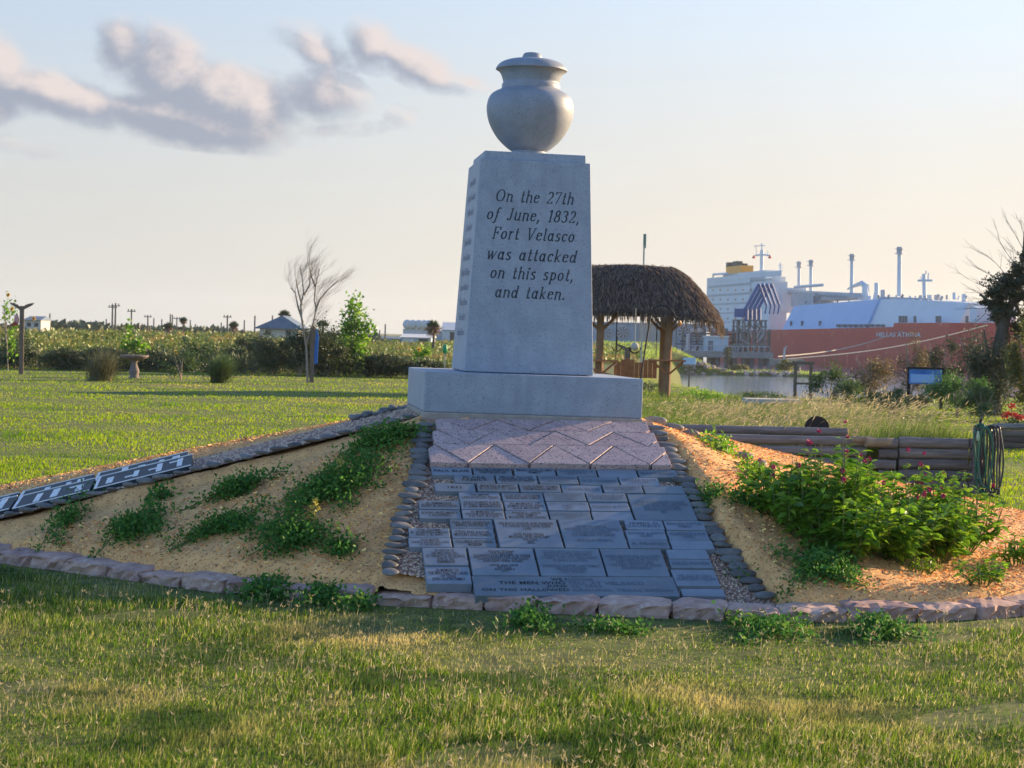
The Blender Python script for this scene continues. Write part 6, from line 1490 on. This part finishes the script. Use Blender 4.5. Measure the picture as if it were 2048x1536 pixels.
for px in (1211, 1328, 1367, 1399, 1245):
    p = Wy(px, 664, 379.7)
    fan = MB().tube([(p.x, 379.9, p.z), (p.x, 379.6, p.z)], 1.35, 24).build('fan_ring', m_steel2, fb); MB().tube([(p.x, 379.58, p.z), (p.x, 379.5, p.z)], 1.15, 24).build('fan_opening', m_steel, fan)
    mb = MB()
    for k_ in range(8):
        a = k_ * math.pi / 4; mb.add([(p.x, 379.45, p.z), (p.x + 1.1 * math.cos(a), 379.45, p.z + 1.1 * math.sin(a)), (p.x + 1.1 * math.cos(a + .3), 379.47, p.z + 1.1 * math.sin(a + .3))], [(0, 1, 2)])
    mb.build('fan_blade', m_steel2, fan)

# ---------------------------------------------------------------- the ship
A0 = Vector((46.6, 444.6, 0)); SD = Vector((.1641, -.9864, 0)); SN = Vector((.9864, .1641, 0)); BEAM = 14.0
def S(s_, t_, z_): return A0 + SD * s_ + SN * t_ + Vector((0, 0, z_))
def sp(px, py, t_=0.0):            # pixel -> (s, z) on the lengthwise plane at t
    d = ray(px, py); o_ = Vector((0, 0, EYE)) - A0; k_ = (t_ - o_.dot(SN)) / d.dot(SN); p = Vector((0, 0, EYE)) + d * k_; q = p - A0
    return q.dot(SD), p.z
m_hull = pm('red hull paint', (.48, .045, .04), (.42, .04, .036), .12, .55, c3=(.60, .14, .10), streak=(.30, .05, .04), s3=.35, t3=(.6, .75)); m_white = pm('white ship paint', (.56, .62, .68), (.50, .56, .63), .2, .5)
m_trunk_shade = pm('shaded white ship paint', (.30, .46, .70), (.27, .42, .66), .2, .5); m_orange = pm('orange funnel paint', (.75, .34, .05), rough=.5); m_dark = pm('dark exhaust', (.03, .06, .06), rough=.6); m_glass = pm('ship windows', (.05, .07, .10), rough=.2)  # cargo trunk blue: the shade on its side is mixed into the colour
ship = thing('tanker_ship', 'large red hulled gas carrier ship with white upper works moored across the water', 'ship', tuple(S(80, 7, -3)))
sB = sp(1960, 645)[0]; sTip = sp(2003, 645, BEAM / 2)[0]
dkz = lambda s_: float(np.interp(s_, [0, sp(1535, 660)[0], sp(1787, 654)[0], sp(1788, 646)[0], sp(1985, 645)[0], 400], [sp(1412, 662)[1], sp(1535, 660)[1], sp(1787, 654)[1], sp(1788, 646)[1], sp(1985, 645)[1], sp(1985, 645)[1]]))
secs = [(-2, .6), (3, .0), (20, 0), (60, 0)] + [(sp(1787, 654)[0] - .1, 0), (sp(1788, 646)[0] + .1, 0), (sB - 12, 0)] + [(sB - 6, .05), (sB, .16), (sB + (sTip - sB) * .45, .45), (sB + (sTip - sB) * .8, .78), (sTip, .985)]
secs = sorted(secs); mb = MB()
for s_, k_ in secs:
    h = BEAM / 2; zt3 = dkz(s_)
    for t_, z_ in ((h - h * (1 - k_), zt3), (h - h * (1 - k_) * .98, zt3 - 2.5), (h - h * (1 - min(1, k_ * 1.18)) * .97, -2), (h - h * (1 - min(1, k_ * 1.2)) * .96, -4), (h + h * (1 - min(1, k_ * 1.2)) * .96, -4), (h + h * (1 - min(1, k_ * 1.18)) * .95, -2), (h + h * (1 - k_) * .98, zt3 - 2.5), (h + h * (1 - k_), zt3)):
        mb.v.append(tuple(S(s_, t_, z_)))
mb.n = len(mb.v); ns_ = len(secs)
mb.f = [(i * 8 + j, i * 8 + (j + 1) % 8, (i + 1) * 8 + (j + 1) % 8, (i + 1) * 8 + j) for i in range(ns_ - 1) for j in range(8)] + [tuple(range(7, -1, -1)), tuple((ns_ - 1) * 8 + j for j in range(8))]
hull = mb.build('hull', m_hull, ship)
# name on the bow
me = text_mesh(['HELLAS ATHINA'], 1.0); mb = MB(); mx = max(v.co.x for v in me.vertices); mn = min(v.co.x for v in me.vertices)
sa_, za_ = sp(1753, 672); sb_, zb_ = sp(1842, 670)
for p_ in me.polygons: mb.add([tuple(S(sa_ + (me.vertices[j].co.x - mn) / (mx - mn) * (sb_ - sa_), -.03, za_ - .1 + me.vertices[j].co.y * 1.1)) for j in p_.vertices], [tuple(range(len(p_.vertices)))])
mb.build('name_lettering', m_white, hull)
# cargo trunk: lofted sections (s, top z, bottom t)
def loft(name_, secs_, m_, par=ship):
    mb = MB()
    for s_, prof_ in secs_:
        for t_, z_ in prof_: mb.v.append(tuple(S(s_, t_, z_)))
    mb.n = len(mb.v); n_ = len(secs_[0][1])
    mb.f = [(i * n_ + j, i * n_ + (j + 1) % n_, (i + 1) * n_ + (j + 1) % n_, (i + 1) * n_ + j) for i in range(len(secs_) - 1) for j in range(n_)] + [tuple(range(n_ - 1, -1, -1)), tuple((len(secs_) - 1) * n_ + j for j in range(n_))]
    return mb.build(name_, m_, par)
def tsec(px_t, py_t, px_b, tt=2.6, tb=.5):
    s1, z1_ = sp(px_t, py_t, tt); s0, _ = sp(px_b, 655, tb); return s1, z1_, s0
s1, z1a, s0 = tsec(1588, 612, 1564); s2, z2a, s2b = tsec(1757, 598, 1732)
zb1, zb2 = dkz(s0), dkz(s2b)
def tr_sec(sb_, st_, zt, w=2.6): return None
mb = MB()
ends = [(s0, s1, z1a), (s2b, s2, z2a)]
for sb2, st2, zt in ends:
    zbm = dkz(sb2) - .05
    for (s_, t_, z_) in ((sb2, .5, zbm), (st2, 2.6, zt), (st2, BEAM - 2.6, zt), (sb2, BEAM - .5, zbm)): mb.v.append(tuple(S(s_, t_, z_)))
mb.n = 8; mb.f = [(0, 1, 5, 4), (1, 2, 6, 5), (2, 3, 7, 6), (3, 0, 4, 7), (0, 3, 2, 1), (4, 5, 6, 7)]
mb.build('cargo_trunk', m_trunk_shade, ship)
secs3 = []
for (px_, py_, tb, tt) in ((1732, 600, .9, 2.9), (1790, 598, 1.2, 3.2), (1900, 603, 1.6, 3.6), (1938, 606, 2.6, 4.2)):
    s_, z_ = sp(px_, py_, tt); secs3.append((s_, [(tb, dkz(s_) - .1), (tt, z_), (BEAM - tt, z_), (BEAM - tb, dkz(s_) - .1)]))
loft('forward_trunk', secs3, m_white)
s_, z_ = sp(1940, 612, 3.0); loft('forecastle_house', [(s_, [(3, dkz(s_)), (3, z_), (11, z_), (11, dkz(s_))]), (sp(1950, 612, 3)[0], [(3.4, dkz(s_)), (3.4, z_ - .3), (10, z_ - .3), (10, dkz(s_))])], m_white)
# accommodation block, bridge, funnel
def sbox(name_, pxa, pxb, pyt, pyb, t0, t1, m_, par=ship, ds=None, zoff=0):
    sa_, zt = sp(pxa, pyt, t0); sb_, _ = sp(pxb, pyt, t0); zb4 = sp((pxa + pxb) / 2, pyb, t0)[1]
    if zt < zb4: zt, zb4 = zb4, zt
    return loft(name_, [(sa_, [(t0, zb4), (t0, zt), (t1, zt), (t1, zb4)]), (sb_, [(t0, zb4), (t0, zt), (t1, zt), (t1, zb4)])], m_, par)
acc = sbox('accommodation', 1414, 1500, 560, 662, .3, 8.5, m_white)
acc2 = sbox('accommodation', 1500.5, 1540, 566, 662, .6, 4.5, m_white)
br = sbox('bridge', 1476, 1530, 546, 566, 1.0, 4.6, m_white)
for k_ in range(11): sbox('window', 1480 + k_ * 4.5, 1483.2 + k_ * 4.5, 550, 557, .96, 1.02, m_glass, br)
for r_ in range(4):
    for k_ in range(7): sbox('window', 1424 + k_ * 15, 1427 + k_ * 15, 578 + r_ * 19, 582 + r_ * 19, (.26 if 1424 + k_ * 15 < 1500 else .56), (.32 if 1424 + k_ * 15 < 1500 else .62), m_glass, acc if 1424 + k_ * 15 < 1500 else acc2)
fn = sbox('funnel', 1452, 1482, 534, 560, 4.5, 7.5, m_orange); 
for (a_, b_, t_) in ((1452, 1457, 525), (1465, 1473, 523), (1479, 1483, 527)): sbox('exhaust_pipe', a_, b_, t_, 536, 5, 6.5, m_dark, fn)
sbox('deck_house', 1446, 1496, 549, 562, 3.5, 8, m_pipe)
sbox('railing', 1414, 1562, 556.5, 558, .2, .3, m_white)
def stube(name_, pts, r_, m_, t_=7.0, par=ship, n_=8):
    q = []
    for px_, py_ in pts: s_, z_ = sp(px_, py_, t_); q.append(S(s_, t_, z_))
    return MB().tube(q, r_, n_).build(name_, m_, par)
def vmast(px, pyt, pyb, r_=.32, plat=8, t_=7.0):
    m1 = stube('vent_mast', [(px - .6, pyb), (px, pyt)], [r_ * 1.15, r_], m_white, t_)
    s_, z_ = sp(px, pyt + 6, t_); c_ = S(s_, t_, z_); MB().tube([c_, c_ + Vector((0, 0, .12))], plat / 9., 12).build('platform', m_white, m1); MB().tube([c_ + Vector((0, 0, .9)), c_ + Vector((0, 0, .98))], plat / 9., 12).build('rail', m_white, m1); MB().tube([c_, c_ + Vector((0, 0, 1.3))], r_ * 1.5, 8).build('vent_head', m_steel2, m1)
vmast(1598, 529, 600); vmast(1622, 526, 596); vmast(1704, 515, 592, .33); vmast(1799, 502, 592, .36)
rm = stube('radar_mast', [(1523, 548), (1524, 500)], .42, m_white)
for (pts, r_) in (([(1511, 511), (1524, 509), (1538, 511)], .22), ([(1508, 492), (1530, 491)], .1), ([(1524, 500), (1523, 487)], .16), ([(1513, 510), (1512, 493)], .08), ([(1536, 510), (1535, 501)], .08)): stube('yard', pts, r_, m_white, par=rm, n_=6)
for px in (1508, 1540): s_, z_ = sp(px, 514, 7); c_ = S(s_, 7, z_); MB().lathe([(.5, -.3), (.05, .5)], 6, tuple(c_)).build('red_signal', m_hull, rm)
sm = stube('small_mast', [(1561, 548), (1561, 526)], .2, m_white)
for py_ in (531, 536, 541): stube('yard', [(1557, py_), (1565, py_)], .1, m_white, par=sm, n_=5)
fm = stube('foremast', [(1849, 602), (1848, 548)], .34, m_white)
for pts, r_ in (([(1837, 561), (1863, 561)], .22), ([(1852, 548), (1852, 541)], .1), ([(1843, 560), (1842, 553)], .08), ([(1856, 560), (1857, 546)], .1)): stube('yard', pts, r_, m_white, par=fm, n_=6)
stube('samson_post', [(1928, 608), (1928, 588)], .38, m_white); stube('deck_post', [(1766, 600), (1766, 580)], .45, m_steel2); stube('deck_post', [(1753, 598), (1753, 566)], .4, m_white); stube('deck_post', [(1610, 600), (1610, 576)], .4, m_white)
cr = stube('deck_crane', [(1731, 600), (1731, 572), (1724, 566), (1708, 572), (1696, 578)], [.8, .7, .5, .35, .2], m_white)
stube('walkway', [(1575, 584), (1720, 592)], .5, m_steel2, 5); stube('walkway', [(1590, 574), (1645, 570)], .3, m_white, 4); stube('walkway', [(1760, 596), (1862, 600)], .28, m_steel2, 5)
sbox('machinery_house', 1548, 1562, 576, 625, 3, 8, m_white); sbox('machinery_house', 1582.5, 1630, 588, 612, 4, 8, m_steel2); sbox('machinery_house', 1640.5, 1690, 588, 600, 5, 9, m_steel2)
rq = random.Random(5)
for i in range(46):
    px = rq.uniform(1590, 1930); base = 606 if px < 1700 else 599; hgt = rq.choice((5, 7, 9, 14))
    stube('deck_fitting', [(px, base), (px + rq.choice((0, 0, 3)), base - hgt)], rq.choice((.12, .18, .3)), rq.choice((m_white, m_steel2, m_steel)), rq.uniform(3, 9), n_=5)
for i in range(26): stube('rail_post', [(1566 + i * 14.5, 612 - i * .5), (1566 + i * 14.5, 607 - i * .5)], .05, m_white, 3.2, n_=4)
for i in range(5): sbox('deck_line', 1416, 1499, 572 + i * 18, 573 + i * 18, .22, .3, m_steel2)
for i in range(6): stube('pipe_run', [(1590, 603 - i * 1.5), (1712, 596 - i * 1.0)], .14, rq.choice((m_white, m_steel2, m_pipe)), 5 + i * .5, n_=5)
stube('bridge_wing', [(1478, 560), (1545, 557)], .35, m_white, .8)
for px in (1534, 1541, 1548): stube('aerial', [(px, 566), (px, 551)], .09, m_white, 3, n_=4)
stube('aft_boom', [(1425, 562), (1427, 549), (1455, 547)], .28, m_white, 3); stube('brace', [(1507, 545), (1524, 562)], .3, m_white, 3)
s_, z_ = sp(1408, 638, -.6); lb_ = MB().lathe([(.05, -1.8), (1.0, -1.2), (1.25, 0), (1.0, 1.2), (.05, 1.8)], 12, (0, 0, 0)); q = S(s_, -.6, z_); lb_.v = [(q.x + v[0], q.y + v[2] * 1.0, q.z + v[1] * .9) for v in lb_.v]; lb_.build('lifeboat', pm('orange lifeboat', (.55, .16, .10), rough=.5), ship, smooth=True)
for px in list(range(1672, 1770, 11)): sbox('deck_opening', px, px + 5, 648.5 , 654, .1, .6, m_steel, ship)
for px in (1582, 1604, 1640, 1800, 1806, 1812, 1830, 1874, 1880, 1934): stube('deck_fitting', [(px, 652 if px < 1787 else 645), (px, 642 if px < 1787 else 632)], .25, m_steel, .8)
# mooring lines
for (a, b_, lb) in (((1556, 713, 262), (1806, 661), 'upper pale mooring line running from the dock to the red hull'), ((1572, 718, 258), (1975, 650), 'lower pale mooring line running along the red hull to the bow')):
    p0 = Wy(*a); s_, z_ = sp(b_[0], b_[1], -.1); p1 = S(s_, -.1, z_); th = thing('mooring_line', lb, 'rope', tuple(p0), 'mooring lines')
    MB().tube([p0.lerp(p1, t) - Vector((0, 0, .9 * math.sin(math.pi * t))) for t in np.linspace(0, 1, 14)], .08, 5).build('rope', m_conc, th)
dl = thing('mooring_dolphin', 'low grey mooring platform right of the dock', 'platform', tuple(Wy(1575, 722, 260)))
c_ = Wy(1578, 725, 260); MB().box((c_.x, 262, c_.z), (4.4, 4, .9)).build('platform', m_dconc, dl)
for sg in (-1.5, 0, 1.5): MB().tube([(c_.x + sg, 261, -3), (c_.x + sg, 261, c_.z)], .3, 7).build('pile', m_steel, dl)
MB().tube([(c_.x - .6, 261, c_.z), (c_.x - .5, 261, c_.z + 2.0), (c_.x - .2, 261, c_.z + 2.3)], .16, 6).build('bollard_post', m_steel2, dl)

# ---------------------------------------------------------------- thin evening haze
hb = MB().box((0, 1250, 20), (3600, 2700, 52)).build('haze', None); hb['kind'] = 'stuff'; hb['label'] = 'thin pale evening haze'
hm = bpy.data.materials.new('haze'); hm.use_nodes = True; t = hm.node_tree
for n_ in list(t.nodes): t.nodes.remove(n_)
o_ = t.nodes.new('ShaderNodeOutputMaterial'); v_ = t.nodes.new('ShaderNodeVolumePrincipled'); v_.inputs['Density'].default_value = .00014; v_.inputs['Color'].default_value = (.85, .92, 1, 1); v_.inputs['Anisotropy'].default_value = .3
t.links.new(v_.outputs[0], o_.inputs['Volume']); hb.data.materials.append(hm)
sc.cycles.volume_bounces = 0
